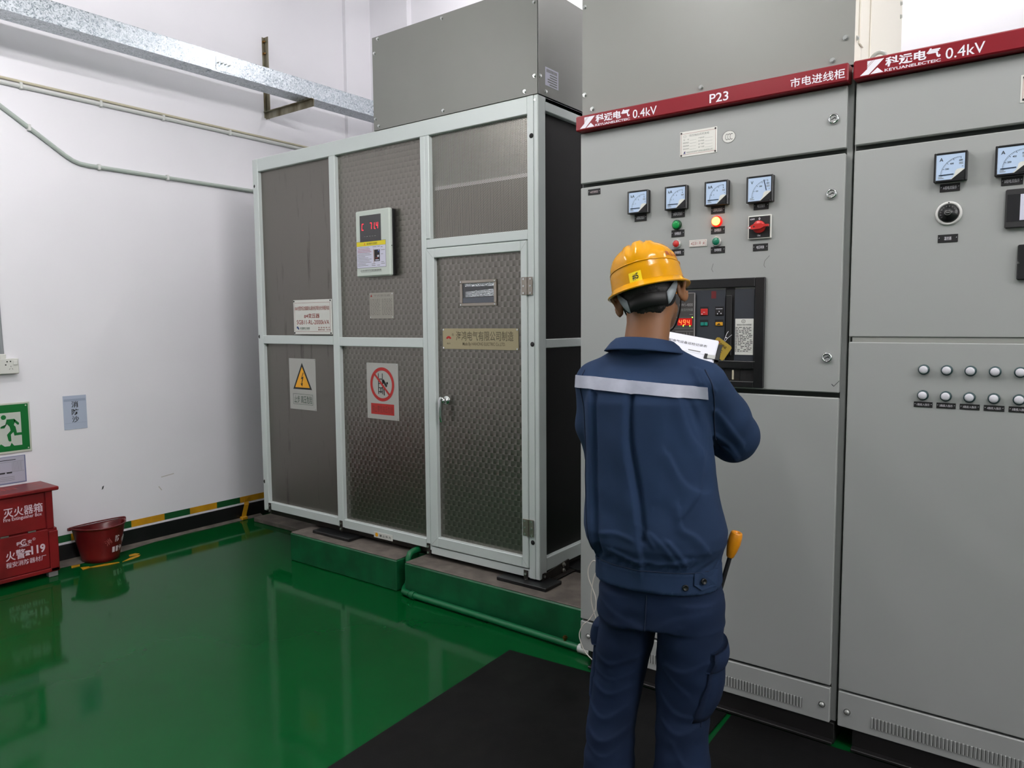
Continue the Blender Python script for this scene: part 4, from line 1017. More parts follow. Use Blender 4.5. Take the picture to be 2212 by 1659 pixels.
def meter(t, x0, z0, s, unit, nums, needle, glare=None):
    y = DY-0.022
    mb = MB()
    b = 0.006
    mb.box(x0, x0+s, y+0.002, DY-0.0002, z0, z0+s, M_['black'], 0.002)
    for (a0, a1, c0, c1) in ((x0, x0+b, z0, z0+s), (x0+s-b, x0+s, z0, z0+s), (x0+b, x0+s-b, z0, z0+b), (x0+b, x0+s-b, z0+s-b, z0+s)): mb.box(a0, a1, y-0.002, y+0.003, c0, c1, M_['black'], 0.0015)
    fr = front(y)
    q = s-2*b
    P = lambda a, c: (x0+b+a*q, z0+b+c*q)
    mb.poly(fr, [P(0.56, 0), P(1, 0), P(1, 0.36)], M_['black'], 0.002)
    lens = part_ = mb.build('panel_meter', t)
    mb = MB()
    mb.poly(fr, [P(0, 0), P(0.56, 0), P(1, 0.36), P(1, 1), P(0, 1)], M_['dial'], 0.0)
    mb.poly(fr, [P(0.56, 0.0), P(1, 0.36), P(0.97, 0.38), P(0.86, 0.40), P(0.74, 0.38), P(0.68, 0.32), P(0.66, 0.2), P(0.60, 0.08), P(0.50, 0.0)], M_['dialw'], 0.0006)
    cxp, czp, rad = 0.86, 0.17, 0.70
    for i in range(21):
        a = math.pi-math.pi/2*i/20; L = 0.05 if i % 5 else 0.085
        p = P(cxp+rad*math.cos(a), czp+rad*math.sin(a)); p2 = P(cxp+(rad-L)*math.cos(a), czp+(rad-L)*math.sin(a))
        mb.line(fr, p[0], p[1], p2[0], p2[1], 0.0006 if i % 5 else 0.0011, K_, 0.0005)
    for i in range(24):
        a0 = math.pi-math.pi/2*i/24; a1 = math.pi-math.pi/2*(i+1)/24
        p = P(cxp+rad*math.cos(a0), czp+rad*math.sin(a0)); p2 = P(cxp+rad*math.cos(a1), czp+rad*math.sin(a1)); mb.line(fr, p[0], p[1], p2[0], p2[1], 0.0005, K_, 0.0005)
    u = P(0.11, 0.74); mb.text(fr, unit, u[0], u[1], None, 0.010, K_, 0.0006, 0.01)
    for (tx, i) in nums:
        a = math.pi-math.pi/2*i/20; p = P(cxp+(rad-0.17)*math.cos(a), czp+(rad-0.15)*math.sin(a)); mb.text(fr, tx, p[0], p[1], None, 0.0048, K_, 0.0006, 0.015, 0, 1, True)
    for (a, c, w) in ((0.80, 0.62, 0.14), (0.80, 0.57, 0.14), (0.9, 0.47, 0.05), (0.08, 0.06, 0.2), (0.08, 0.11, 0.14)):
        p = P(a, c); mb.rect(fr, p[0], p[0]+w*q, p[1], p[1]+0.0016, M_['inkgrey'], 0.0005)
    mb.build('dial', lens)
    mb = MB()
    (a0, c0), (a1, c1) = needle; p = P(a0, c0); p2 = P(a1, c1)
    mb.line(fr, p[0], p[1], p2[0], p2[1], 0.0028, mat('needle_blue_black', (24, 44, 66), 0.4) if 'needle' not in M_ else M_['needle'], 0.0012)
    mb.build('needle', lens)
M_['needle'] = mat('needle_blue_black', (24, 44, 66), 0.4)
def k_logo(mb, fr, x, z, w, h, m, c):
    S = lambda pts: [(x+a*w, z+b*h) for a, b in pts]
    mb.poly(fr, S([(0.30, 1.0), (1.0, 1.0), (0.37, 0.0), (0.0, 0.0), (0.30, 0.42)]), m, c)
    mb.poly(fr, S([(0.73, 0.40), (0.98, 0.0), (0.43, 0.0)]), m, c)
    for o in (0.0, 0.09): mb.line(fr, x+(0.60-o)*w, z+1.0*h, x+(0.30-o*0.2)*w, z+(0.52+o*0.9)*h, 0.0009, M_['band'], c+0.0003)
def band(t, x0, x1, extra):
    y = 2.566
    mb = MB().box(x0, x1, y, DY+0.02, 2.199, 2.256, M_['band'], 0.004); fr = front(y)
    wl = M_['white']
    k_logo(mb, fr, x0+0.020, 2.206, 0.068, 0.041, wl, 0.0005)
    mb.text(fr, '科远电气', x0+0.091, 2.218, 0.148, 0.030, wl, 0.0006, 0.03)
    mb.text(fr, 'KEYUANELECTEIC', x0+0.090, 2.2055, 0.150, 0.0085, wl, 0.0006, 0.02)
    mb.text(fr, '0.4kV', x0+0.252, 2.208, 0.098, 0.031, wl, 0.0006, 0.004)
    for (tx, x, w, z, h) in extra: mb.text(fr, tx, x, z, w, h, wl, 0.0006, 0.01)
    return mb.build('header_band', t)
def lampunit(t, x, z, r, rim, lens, glow=False):
    mb = MB().lathe([(r*1.18, 0.0), (r*1.18, 0.006), (r*1.05, 0.010), (r*0.86, 0.010)], (x, DY, z), (0, -1, 0), rim, 28)
    o = mb.build('indicator_lamp', t)
    mb = MB().lathe([(r*0.88, 0.0), (r*0.88, 0.014), (r*0.8, 0.0165), (r*0.5, 0.018), (0.0001, 0.0185)], (x, DY, z), (0, -1, 0), lens, 28)
    mb.build('lens', o)
    return o
def button(t, x, z, r, cap):
    mb = MB().lathe([(r*1.22, 0.0), (r*1.22, 0.005), (r*1.1, 0.012), (r*0.94, 0.013), (r*0.94, 0.008), (0.0001, 0.008)], (x, DY, z), (0, -1, 0), M_['rimsilver'], 28)
    o = mb.build('push_button', t)
    MB().lathe([(r*0.92, 0.008), (r*0.92, 0.0125), (r*0.85, 0.0145), (0.0001, 0.0145)], (x, DY, z), (0, -1, 0), cap, 28).build('cap', o)

# ---------------------------------------------------------------- incoming cabinet
sw = cabinet('switchgear_cabinet', 'grey switchgear cabinet marked P23, which the worker stands in front of', -1.606, -0.590)
X0, X1 = -1.602, -0.606
d1 = door_panel(sw, X0, X1, 2.000, 2.196)
d2 = door_panel(sw, X0, X1, 1.209, 1.984)
d3 = door_panel(sw, X0, X1, 0.206, 1.192)
kick(sw, X0, X1, -1.495, -0.701, ((-0.631, 0.134), (-1.563, 0.138)))
band(sw, -1.604, -0.597, (('P23', -1.052, 0.068, 2.210, 0.031), ('市电进线柜', -0.775, 0.168, 2.210, 0.030)))
lock(d1, -0.645, 2.097); lock(d2, -0.645, 1.859); lock(d2, -0.645, 1.326)
# rating plate and approval sticker
mb = MB().box(-1.176, -1.036, DY-0.0015, DY-0.0002, 2.046, 2.136, mat('bright_rating_plate', (222, 222, 214), 0.35, metal=0.2), 0.0006); fr = front(DY-0.0015)
pg = mat('pale_print', (150, 156, 150), 0.6)
for (x, z) in ((-1.1705, 2.1305), (-1.0415, 2.1305), (-1.1705, 2.0515), (-1.0415, 2.0515)): mb.cyl((x, DY-0.0015, z), (x, DY-0.003, z), 0.0032, M_['blackm'], 10)
for (a0, a1, b0, b1) in ((-1.170, -1.042, 2.1275, 2.1283), (-1.170, -1.042, 2.0535, 2.0543), (-1.1715, -1.1707, 2.0535, 2.1283), (-1.0413, -1.0405, 2.0535, 2.1283)): mb.rect(fr, a0, a1, b0, b1, M_['redink'], 0.0003)
mb.text(fr, '低压抽出式开关柜', -1.140, 2.115, 0.075, 0.0085, pg, 0.0004); mb.ring(fr, -1.157, 2.118, 0.0035, 0.0042, pg, 0.0004, 20, sx=1.3)
for i, tx in enumerate(('型　号', '额定电压', '额定电流', '额定频率')): mb.text(fr, tx, -1.163, 2.1035-0.0108*i, 0.022, 0.0052, pg, 0.0004)
for i, tx in enumerate(('产品标准', '防护等级', '出厂编号', '出厂日期')): mb.text(fr, tx, -1.105, 2.1035-0.0108*i, 0.022, 0.0052, pg, 0.0004)
for i in range(4): mb.rect(fr, -1.138, -1.114, 2.102-0.0108*i, 2.1026-0.0108*i, pg, 0.0004); mb.rect(fr, -1.080, -1.052, 2.102-0.0108*i, 2.1026-0.0108*i, pg, 0.0004)
mb.text(fr, '东莞市科远电气成套设备有限公司', -1.150, 2.0575, 0.098, 0.0066, pg, 0.0004); k_logo(mb, fr, -1.163, 2.0565, 0.010, 0.008, M_['bluelogo'], 0.0004)
mb.build('rating_plate', d1)
mb = MB(); fr = front(DY-0.0006); mb.disc(fr, -0.993, 2.0935, 0.0215, M_['offw'], 0.0, 32, 1.14); mb.ring(fr, -0.993, 2.0935, 0.020, 0.0212, K_, 0.0003, 36, sx=1.14)
for k_ in range(3): mb.ring(fr, -0.9995+0.0085*k_, 2.0935, 0.0088, 0.0106, K_, 0.0003, 20, 1.0, 2*math.pi-1.0, 0.62)
mb.build('approval_sticker', d1)
# meters
W_ = 0.0855
for x, gl in ((-1.3785, 0), (-1.2245, 0), (-1.0705, 1)):
    meter(sw, x, 1.8575, W_, 'kA', (('1', 6), ('2', 12), ('4', 20)), ((0.08, 0.185), (0.63, 0.185)))
meter(sw, -0.919, 1.852, 0.090, 'V', (('150', 6), ('300', 12), ('450', 20)), ((0.69, 0.88), (0.80, 0.42)))
for x0, x1, z0, z1, tx in ((-1.359, -1.308, 1.830, 1.857, 'A相电流指示'), (-1.207, -1.154, 1.8305, 1.858, 'B相电流指示'), (-1.054, -1.003, 1.8305, 1.858, 'C相电流指示'), (-0.900, -0.848, 1.830, 1.856, '电压指示')): name_tag(sw, x0, x1, z0, z1, tx, 0.68 if len(tx) > 5 else 0.5)
name_tag(sw, -1.566, -1.510, 1.9515, 1.974, None)
mb = MB(); fr = front(DY-0.0026); mb.text(fr, '4#变压器低压', -1.556, 1.958, 0.036, 0.009, M_['faded'], 0.0)
mb.build('lettering', sw)
lampunit(sw, -1.184, 1.804, 0.0155, mat('dark_green_rim', (18, 66, 40), 0.3), M_['lensgreen'])
lampunit(sw, -1.031, 1.8035, 0.0165, M_['lensred'], M_['glow'])
for x0, x1, z0, z1, tx in ((-1.206, -1.155, 1.760, 1.7855, '分闸指示'), (-1.053, -1.002, 1.760, 1.7855, '合闸指示'), (-1.205, -1.155, 1.6915, 1.715, '分闸按钮'), (-1.0525, -1.0, 1.691, 1.7145, '合闸按钮'), (-0.900, -0.848, 1.690, 1.7145, '电压转换')): name_tag(sw, x0, x1, z0, z1, tx, 0.5)
button(sw, -1.183, 1.734, 0.0135, M_['red']); button(sw, -1.030, 1.732, 0.0145, M_['capgreen'])
mb = MB().box(-1.135, -1.068, DY-0.003, DY-0.0002, 1.7185, 1.7435, M_['offw'], 0.001); fr = front(DY-0.003)
for (a0, a1, b0, b1) in ((-1.132, -1.071, 1.7405, 1.7412), (-1.132, -1.071, 1.7208, 1.7215), (-1.1325, -1.1318, 1.7208, 1.7412), (-1.0712, -1.0705, 1.7208, 1.7412)): mb.rect(fr, a0, a1, b0, b1, M_['redink'], 0.0003)
mb.text(fr, '4231', -1.128, 1.7255, 0.024, 0.011, M_['redink'], 0.0004); mb.text(fr, '开', -1.0985, 1.7245, 0.010, 0.012, M_['redink'], 0.0004); mb.text(fr, '关', -1.084, 1.7245, 0.010, 0.012, M_['redink'], 0.0004)
mb.build('switch_label', sw)
# selector switch
mb = MB(); sx0, sx1, sz0, sz1 = -0.9165, -0.836, 1.7305, 1.811
mb.box(sx0, sx1, DY-0.008, DY-0.0002, sz0, sz1, M_['offw'], 0.002); mb.box(sx0+0.004, sx1-0.004, DY-0.0095, DY-0.008, sz0+0.004, sz1-0.004, M_['blackm'], 0.001); fr = front(DY-0.0095)
scx, scz = (sx0+sx1)/2, (sz0+sz1)/2
mb.text(fr, 'OFF', sx0+0.008, sz1-0.015, 0.016, 0.0048, M_['white'], 0.0004, 0.02); mb.text(fr, '0', scx-0.003, sz1-0.016, 0.006, 0.008, M_['white'], 0.0004, 0.01); mb.text(fr, 'Uac', scx-0.006, sz0+0.009, 0.011, 0.006, M_['white'], 0.0004, 0.01)
s_ = mb.build('selector_switch', sw)
mb = MB(); mb.lathe([(0.0215, 0.0), (0.0215, 0.007), (0.019, 0.010), (0.0001, 0.011)], (scx, DY-0.0096, scz), (0, -1, 0), M_['red'], 32)
mb.poly(front(DY-0.030), [(scx-0.036, scz-0.003), (scx-0.020, scz-0.009), (scx+0.010, scz-0.008), (scx+0.022, scz-0.002), (scx+0.036, scz-0.002), (scx+0.037, scz+0.006), (scx+0.022, scz+0.006), (scx+0.010, scz+0.010), (scx-0.016, scz+0.008)], M_['red'], 0, 0.012)
mb.poly(front(DY-0.018), [(scx-0.018, scz-0.007), (scx+0.014, scz-0.007), (scx+0.014, scz+0.008), (scx-0.018, scz+0.006)], M_['red'], 0, 0.006)
fr = front(DY-0.030); mb.poly(fr, [(scx-0.034, scz-0.0025), (scx-0.024, scz-0.006), (scx-0.023, scz)], M_['white'], 0.0004); mb.disc(fr, scx-0.012, scz, 0.003, K_, 0.0004, 12)
mb.build('handle', s_, 'red turning handle')
# scuffs on the door
mb = MB(); fr = front(DY-0.0004)
sc = mat('scuff_grey', (112, 114, 108), 0.6)
for pts in (((-1.043, 1.655), (-1.049, 1.635), (-1.043, 1.625)), ((-0.842, 1.672), (-0.858, 1.655), (-0.861, 1.64), (-0.856, 1.632))):
    for p, q in zip(pts[:-1], pts[1:]): mb.line(fr, p[0], p[1], q[0], q[1], 0.0018, sc)
mb.line(fr, -0.629, 1.238, -0.622, 1.231, 0.0022, K_); mb.line(fr, -0.622, 1.231, -0.605, 1.250, 0.0016, K_)
mb.build('scuff_marks', d2)
# ---------------------------------------------------------------- circuit breaker
by = DY-0.012
cb0, cb1, cz0, cz1 = -1.252, -0.852, 1.215, 1.599
mb = MB(); Bk = M_['black']
mb.box(cb0, cb0+0.032, by, DY-0.0002, cz0, cz1, Bk, 0.002); mb.box(cb1-0.035, cb1, by, DY-0.0002, cz0, cz1, Bk, 0.002)
mb.box(cb0+0.032, cb1-0.035, by, DY-0.0002, cz1-0.032, cz1, Bk, 0.002); mb.box(cb0+0.032, cb1-0.035, by, DY-0.0002, cz0, cz0+0.02, Bk, 0.002); mb.box(cb0+0.032, cb1-0.035, by, DY-0.0002, 1.281, 1.306, Bk, 0.001)
mb.rect(front(by), cb0+0.03, cb1-0.03, 1.306, 1.3072, M_['rimsilver'], 0.0004); mb.rect(front(by), cb0+0.05, cb1-0.034, 1.2345, 1.2355, M_['rimsilver'], 0.0004)
cbk = mb.build('circuit_breaker', sw, 'black circuit breaker set into the door')
mb = MB(); py = DY-0.006
mb.box(cb0+0.033, -0.994, py, DY-0.0004, 1.307, 1.560, M_['breaker'], 0.001); mb.box(-0.960, cb1-0.037, py, DY-0.0004, 1.307, 1.560, M_['breaker'], 0.001); mb.rect(front(py), -0.9935, -0.9605, 1.307, 1.566, M_['blackm'], -0.003, 0.002)
mb.rect(front(py), -1.046, -1.028, 1.530, 1.556, mat('dim_red_logo', (104, 34, 36), 0.4), 0.0004)
mb.build('face_panel', cbk)
mb = MB(); mb.box(-0.990, -0.968, py-0.006, py-0.001, 1.325, 1.54, M_['blackm'], 0.004); mb.build('charging_handle', cbk)
for (x0, x1, z0, z1, m_, h_) in ((-1.087, -1.057, 1.469, 1.498, 'red', 0.026), (-1.030, -1.000, 1.469, 1.498, 'blackm', 0.026), (-1.087, -1.057, 1.431, 1.451, 'teal', 0.015), (-1.030, -1.000, 1.431, 1.451, 'amber', 0.015)):
    mb = MB(); fr = front(py); mb.rect(fr, x0-0.001, x1+0.001, z0-0.001, z1+0.003, M_['blackm'], 0.0004); mb.box(x0+0.002, x1-0.001, py-0.004, py-0.0006, z0+0.001, z0+h_-0.001, M_[m_], 0.0015); f2 = front(py-0.004)
    if m_ == 'red': mb.rect(f2, x0+0.006, x0+0.010, z0+0.004, z0+0.007, M_['white'], 0.0003); mb.rect(f2, x0+0.012, x0+0.02, z0+0.011, z0+0.013, M_['faded'], 0.0003)
    if m_ == 'blackm':
        for (a, c) in ((0.008, 0.004), (0.014, 0.012), (0.021, 0.005)): mb.rect(f2, x0+a, x0+a+0.003, z0+c, z0+c+0.004, M_['white'], 0.0003)
        mb.rect(f2, x0+0.003, x1-0.002, z0+0.023, z0+0.0245, M_['white'], 0.0003)
    if m_ == 'teal': mb.rect(f2, x0+0.016, x0+0.018, z0+0.002, z0+0.014, M_['blackm'], 0.0003)
    if m_ == 'amber': mb.poly(f2, [(x0+0.006, z0+0.004), (x0+0.022, z0+0.004), (x0+0.016, z0+0.011)], M_['blackm'], 0.0003)
    mb.build('breaker_button', cbk)
# control module with its clear cover
mb = MB(); mb.box(-1.205, -1.104, py-0.008, py-0.0004, 1.352, 1.553, M_['clear'], 0.003); fr = front(py-0.008)
for (a0, a1, b0, b1) in ((-1.205, -1.2025, 1.352, 1.553), (-1.1075, -1.104, 1.352, 1.553), (-1.205, -1.104, 1.551, 1.553), (-1.205, -1.104, 1.352, 1.3545)): mb.rect(fr, a0, a1, b0, b1, M_['clearrim'], 0.0004)
mb.text(fr, 'CW1-4000', -1.166, 1.504, 0.053, 0.0105, M_['clearrim'], 0.0005); mb.text(fr, '智能型控制器', -1.166, 1.486, 0.054, 0.010, M_['inkgrey'], 0.0005)
mb.rect(fr, -1.125, -1.112, 1.4725, 1.4745, M_['inkgrey'], 0.0005); mb.rect(fr, -1.194, -1.110, 1.4625, 1.4633, M_['inkgrey'], 0.0005); mb.rect(fr, -1.194, -1.110, 1.4225, 1.4233, M_['inkgrey'], 0.0005)
for (pts) in (((-1.158, 1.405), (-1.158, 1.376), (-1.149, 1.376)), ((-1.146, 1.405), (-1.146, 1.391), (-1.135, 1.384), (-1.135, 1.376), (-1.122, 1.376), (-1.122, 1.365), (-1.110, 1.365)), ((-1.170, 1.405), (-1.170, 1.372)), ((-1.135, 1.408), (-1.135, 1.392)), ((-1.124, 1.408), (-1.124, 1.390)), ((-1.180, 1.412), (-1.110, 1.412)), ((-1.135, 1.376), (-1.135, 1.362)), ((-1.125, 1.365), (-1.180, 1.362))):
    for p, q in zip(pts[:-1], pts[1:]): mb.line(fr, p[0], p[1], q[0], q[1], 0.0009, M_['clearrim'], 0.0005)
cm = mb.build('control_module', cbk)
mb = MB(); mb.rect(fr, -1.172, -1.115, 1.4335, 1.460, M_['ledhalo'], 0.0005)  # glow around the digits drawn as a red patch behind them
for k_, sg in enumerate(('bcfg', 'abcdfg', 'bcfg')): seg(mb, fr, -1.1655+0.0155*k_, 1.437, 0.0085, 0.0165, sg, 0.0022, M_['led2'], 0.001)
mb.build('digit_display', cm, 'lit red digit display')
mb = MB()
for (x, z) in ((-1.114, 1.463), (-1.149, 1.432), (-1.123, 1.432)): mb.disc(fr, x, z, 0.0022, M_['ledgreen'], 0.0008, 10)
mb.build('status_light', cm)
mb = MB(); mb.box(-0.956, -0.8905, py-0.0012, py-0.0002, 1.329, 1.4565, M_['offw'], 0.0004); fr = front(py-0.0012)
mb.ring(fr, -0.9265, 1.4475, 0.0052, 0.0062, K_, 0.0003, 20, sx=1.2)
for k_ in range(3): mb.ring(fr, -0.9285+0.0022*k_, 1.4475, 0.0024, 0.003, K_, 0.0003, 12, 1.0, 5.3, 0.6)
mb.text(fr, '智能型万能式断路器', -0.950, 1.432, 0.052, 0.0062, K_, 0.0003)
random.seed(11)
for i in range(16):
    z = 1.425-0.0056*i; x = -0.9545
    mb.rect(fr, -0.955, -0.8915, z-0.0022, z-0.0018, M_['inkgrey'], 0.0003)
    while x < -0.897:
        w = 0.004+0.009*random.random(); mb.rect(fr, x, min(x+w, -0.893), z, z+0.0022, M_['ink'], 0.0003); x += w+(0.003 if random.random() < 0.7 else 0.014)
mb.build('rating_label', cbk)
mb = MB(); dy = DY-0.003
mb.rect(front(dy), cb0+0.034, cb1-0.036, cz0+0.0215, 1.2795, M_['blackm'], 0.0, 0.002)
for xx in (-0.999, -0.938): mb.rect(front(dy), xx-0.001, xx+0.001, 1.238, 1.279, M_['black'], 0.002, 0.002)
mb.ring(front(dy), -0.905, 1.260, 0.009, 0.011, M_['black'], 0.002, 24); mb.ring(front(dy), -1.015, 1.260, 0.009, 0.011, M_['black'], 0.002, 24)
mb.poly(front(dy), [(-0.984, 1.239), (-0.936, 1.239), (-0.944, 1.244), (-0.974, 1.244)], M_['iron'], 0.0015); mb.box(-0.9645, -0.9585, dy-0.006, dy-0.0006, 1.240, 1.274, M_['pipec'], 0.001)
mb.build('lower_drawer', cbk)
# certificate tag tied to the charging handle
tg = MB(); ty = DY-0.021; fr = front(ty)
cT = [(-1.029, 1.392), (-1.002, 1.384), (-0.9655, 1.360), (-0.9625, 1.353), (-0.991, 1.312), (-1.0, 1.309), (-1.042, 1.330), (-1.046, 1.340), (-1.012, 1.389)]
cT = [(-1.0165, 1.3905), (-1.008, 1.3905), (-0.9645, 1.359), (-0.9625, 1.352), (-0.990, 1.311), (-0.997, 1.308), (-1.043, 1.333), (-1.0465, 1.341), (-1.021, 1.385)]
tg.poly(fr, cT, M_['tagyel'], 0, 0.001)
an = -0.62
ti = mat('tag_brown_ink', (70, 58, 20), 0.6)
tg.text(fr, '合格证', -1.009, 1.3655, 0.030, 0.0105, ti, 0.0005, 0.01, an); tg.rect(Fr((-1.0145, ty, 1.374), (math.cos(an), 0, math.sin(an)), (-math.sin(an), 0, math.cos(an))), 0, 0.008, 0, 0.008, M_['redink'], 0.0005)
tg.text(fr, 'R', -1.0125, 1.3755, 0.004, 0.006, M_['tagyel'], 0.0009, 0.02, an)
for i in range(6):
    ox, oz = -1.0245-0.0035*i*1.0+0.0, 1.3625-0.0062*i
    tg.line(fr, ox, oz, ox+0.036*math.cos(an)*(1.0 if i < 5 else 0.9), oz+0.036*math.sin(an), 0.0018, ti, 0.0005)
tag(tg.build('paper_tag', org=(-1.0, ty, 1.35)), 'gold certificate tag hanging tilted on the circuit breaker by a white tie', 'tag')
tie = tag(MB().tube([(-0.990, ty-0.001, 1.378), (-0.985, ty-0.0015, 1.392), (-0.980, ty-0.001, 1.405), (-0.978, ty+0.008, 1.412)], 0.0008, M_['white'], 6).tube([(-0.987, ty-0.001, 1.376), (-0.977, ty-0.0015, 1.388), (-0.962, ty-0.001, 1.400)], 0.0008, M_['white'], 6).tube([(-0.984, ty-0.0016, 1.391), (-0.979, ty-0.0016, 1.388)], 0.0016, M_['white'], 6).build('tag_tie', org=(-0.98, ty, 1.39)), 'thin white tie that holds the gold tag on the breaker', 'tie')

# ---------------------------------------------------------------- cabinet on the right
s2 = cabinet('switchgear_cabinet', 'grey switchgear cabinet at the right edge with two rows of white lamps', -0.584, 0.432)
X0, X1 = -0.580, 0.416
e1 = door_panel(s2, X0, X1, 2.003, 2.196)
e2 = door_panel(s2, X0, X1, 1.394, 1.986)
e3 = door_panel(s2, X0, X1, 0.204, 1.378)
kick(s2, X0, X1, -0.472, 0.309, ((-0.550, 0.132), (0.386, 0.132)))
band(s2, -0.583, 0.424, ())
mb = MB().box(X0+0.01, X1-0.01, DY+0.004, DY+0.0215, 1.3785, 1.3935, M_['cab_in']); mb.build('sill_strip', s2)
MB().box(-0.578, 0.424, 2.674, 2.70, 2.2565, 2.275, M_['cream'], 0.002).build('top_angle', s2)
ring = MB(); rc = Vector((-0.545, 2.74, 2.297))
ring.tube([(rc.x+0.024*math.cos(t), rc.y, rc.z+0.024*math.sin(t)) for t in [2*math.pi*i/24 for i in range(25)]], 0.006, M_['rimsilver'], 10, False); ring.cyl((rc.x, rc.y, 2.2565), (rc.x, rc.y, 2.277), 0.013, M_['cream'], 16)
ring.build('lifting_eye', s2)
for x in (-0.3515, -0.1975):
    meter(s2, x, 1.8565, 0.0855, 'A', (('200', 6), ('400', 12), ('600', 20)), ((0.10, 0.185), (0.62, 0.20)))
name_tag(s2, -0.3365, -0.284, 1.830, 1.8535, 'A相电流指示', 0.68); name_tag(s2, -0.182, -0.1295, 1.831, 1.855, 'B相电流指示', 0.68); name_tag(s2, -0.3365, -0.284, 1.680, 1.7035, '温控器', 0.36)
# thermostat dial
mb = MB(); tx, tz = -0.3105, 1.7655; TD = 2
mb.lathe([(0.0355, 0.0), (0.0355, 0.003), (0.0325, 0.006), (0.029, 0.0065), (0.028, 0.003), (0.0001, 0.003)], (tx, DY, tz), (0, -1, 0), mat('pale_dial_rim', (208, 208, 204), 0.35), 36)
mb.disc(front(DY-0.006), tx, tz+0.031, 0.002, K_, 0.001, 8)
th = mb.build('thermostat', s2)
mb = MB().lathe([(0.027, 0.003), (0.027, 0.006), (0.024, 0.010), (0.015, 0.012), (0.014, 0.021), (0.0001, 0.022)], (tx, DY, tz), (0, -1, 0), M_['black'], 36); fr = front(DY-0.012)
for k_ in range(11):
    a = math.radians(215-22*k_); mb.line(fr, tx+0.0185*math.cos(a), tz+0.0185*math.sin(a), tx+0.0225*math.cos(a), tz+0.0225*math.sin(a), 0.0014, M_['inkgrey'], -0.0002)
mb.ring(front(DY-0.022), tx, tz, 0.006, 0.0068, M_['inkgrey'], 0.0004, 20, sx=1.3); mb.line(front(DY-0.022), tx-0.005, tz, tx+0.005, tz, 0.0016, M_['inkgrey'], 0.0004)
mb.build('dial_knob', th)
# controller at the frame edge and the block below it
mb = MB(); bk_ = M_['black']
mb.box(-0.169, -0.025, DY-0.014, DY-0.0002, 1.708, 1.818, mat('dark_grey_bezel', (48, 48, 48), 0.35), 0.003); mb.rect(front(DY-0.014), -0.164, -0.03, 1.726, 1.803, M_['screen'], 0.0004); mb.rect(front(DY-0.014), -0.133, -0.06, 1.729, 1.802, M_['labwhite'], 0.0008)
mb.build('power_factor_controller', s2)
mb = MB(); mb.box(-0.134, -0.03, DY-0.014, DY-0.0002, 1.560, 1.660, M_['black'], 0.003); mb.text(front(DY-0.014), 'OFF', -0.128, 1.606, 0.006, 0.006, M_['inkgrey'], 0.0004, 0.0, 1.57)
mb.build('disconnect_switch', s2)
mb, fr = plate(-0.146, -0.006, 2.058, 2.135, mat('bright_rating_plate', (222, 222, 214), 0.35, metal=0.2), DY, 0.0032, 0.0015, 'blackm')
for (a0, a1, b0, b1) in ((-0.140, -0.012, 2.1285, 2.1293), (-0.140, -0.012, 2.064, 2.0648), (-0.1405, -0.1397, 2.064, 2.1293)): mb.rect(fr, a0, a1, b0, b1, M_['redink'], 0.0003)
mb.build('rating_plate', e1)
# white lamps: build one, copy the rest
lamps = lampunit(s2, -0.360, 1.295, 0.0135, M_['rimteal'], M_['capwhite'])
for r_, z in enumerate((1.295, 1.2155)):
    for c_ in range(5):
        if r_ or c_: shift_copy(lamps, (0.0617*c_, 0, z-1.295), s2)
for c_ in range(5): name_tag(s2, -0.3845+0.0617*c_, -0.333+0.0617*c_, 1.178, 1.195, '%d路投入指示' % (c_+1), 0.68)

# ------------------------------------------------------------------ busbar box over the incoming cabinet
bb = thing('busbar_box', 'tall grey busbar box standing on the P23 cabinet and reaching out of the picture', 'busbar box', (-1.1, 3.0, 2.2565))
bz0, bz1 = 2.2575, 3.05; D_ = M_['duct']; bx0, bx1 = -1.597, -0.5905
part(MB().box(bx0, bx1, DY+0.004, DY+0.0075, bz0, bz1, D_, 0.001), 'front_panel', bb)
part(MB().box(bx0, bx0+0.003, DY+0.008, 3.40, bz0, bz1, D_), 'side_panel', bb)
cr = M_['cream']
mb = MB(); mb.box(bx1-0.003, bx1, DY+0.008, 2.70, bz0, bz1, cr); mb.box(bx1-0.014, bx1-0.011, 2.70, 3.40, bz0, bz1, cr); mb.box(bx1-0.014, bx1, 2.697, 2.70, bz0, bz1, cr); mb.build('side_panel', bb)
MB().box(bx1+0.0005, bx1+0.006, 2.655, 2.705, 2.335, bz1, cr, 0.001).build('joint_strip', bb)
MB().box(bx1-0.011, bx1-0.005, 2.86, 3.40, bz0+0.005, bz1, cr, 0.002).build('cover_plate', bb)
part(MB().box(bx0+0.003, bx1-0.014, 3.397, 3.40, bz0, bz1, D_), 'back_panel', bb)
part(MB().box(bx0+0.003, bx1-0.014, DY+0.008, 3.397, bz1-0.003, bz1, D_), 'top_panel', bb)
for (x, z) in ((-1.585, 2.345), (-1.55, 2.285), (-1.55+0.45, 2.283), (-0.655, 2.283), (-0.617, 2.345), (-1.585, 2.68)): hexbolt((x, DY+0.004, z), (0, -1, 0), bb)
for (y, z) in ((2.63, 2.345), (2.63, 2.75)): hexbolt((bx1, y, z), (1, 0, 0), bb)
for z in (2.64, 2.69, 2.8): hexbolt((bx1-0.005, 3.36, z), (1, 0, 0), bb)

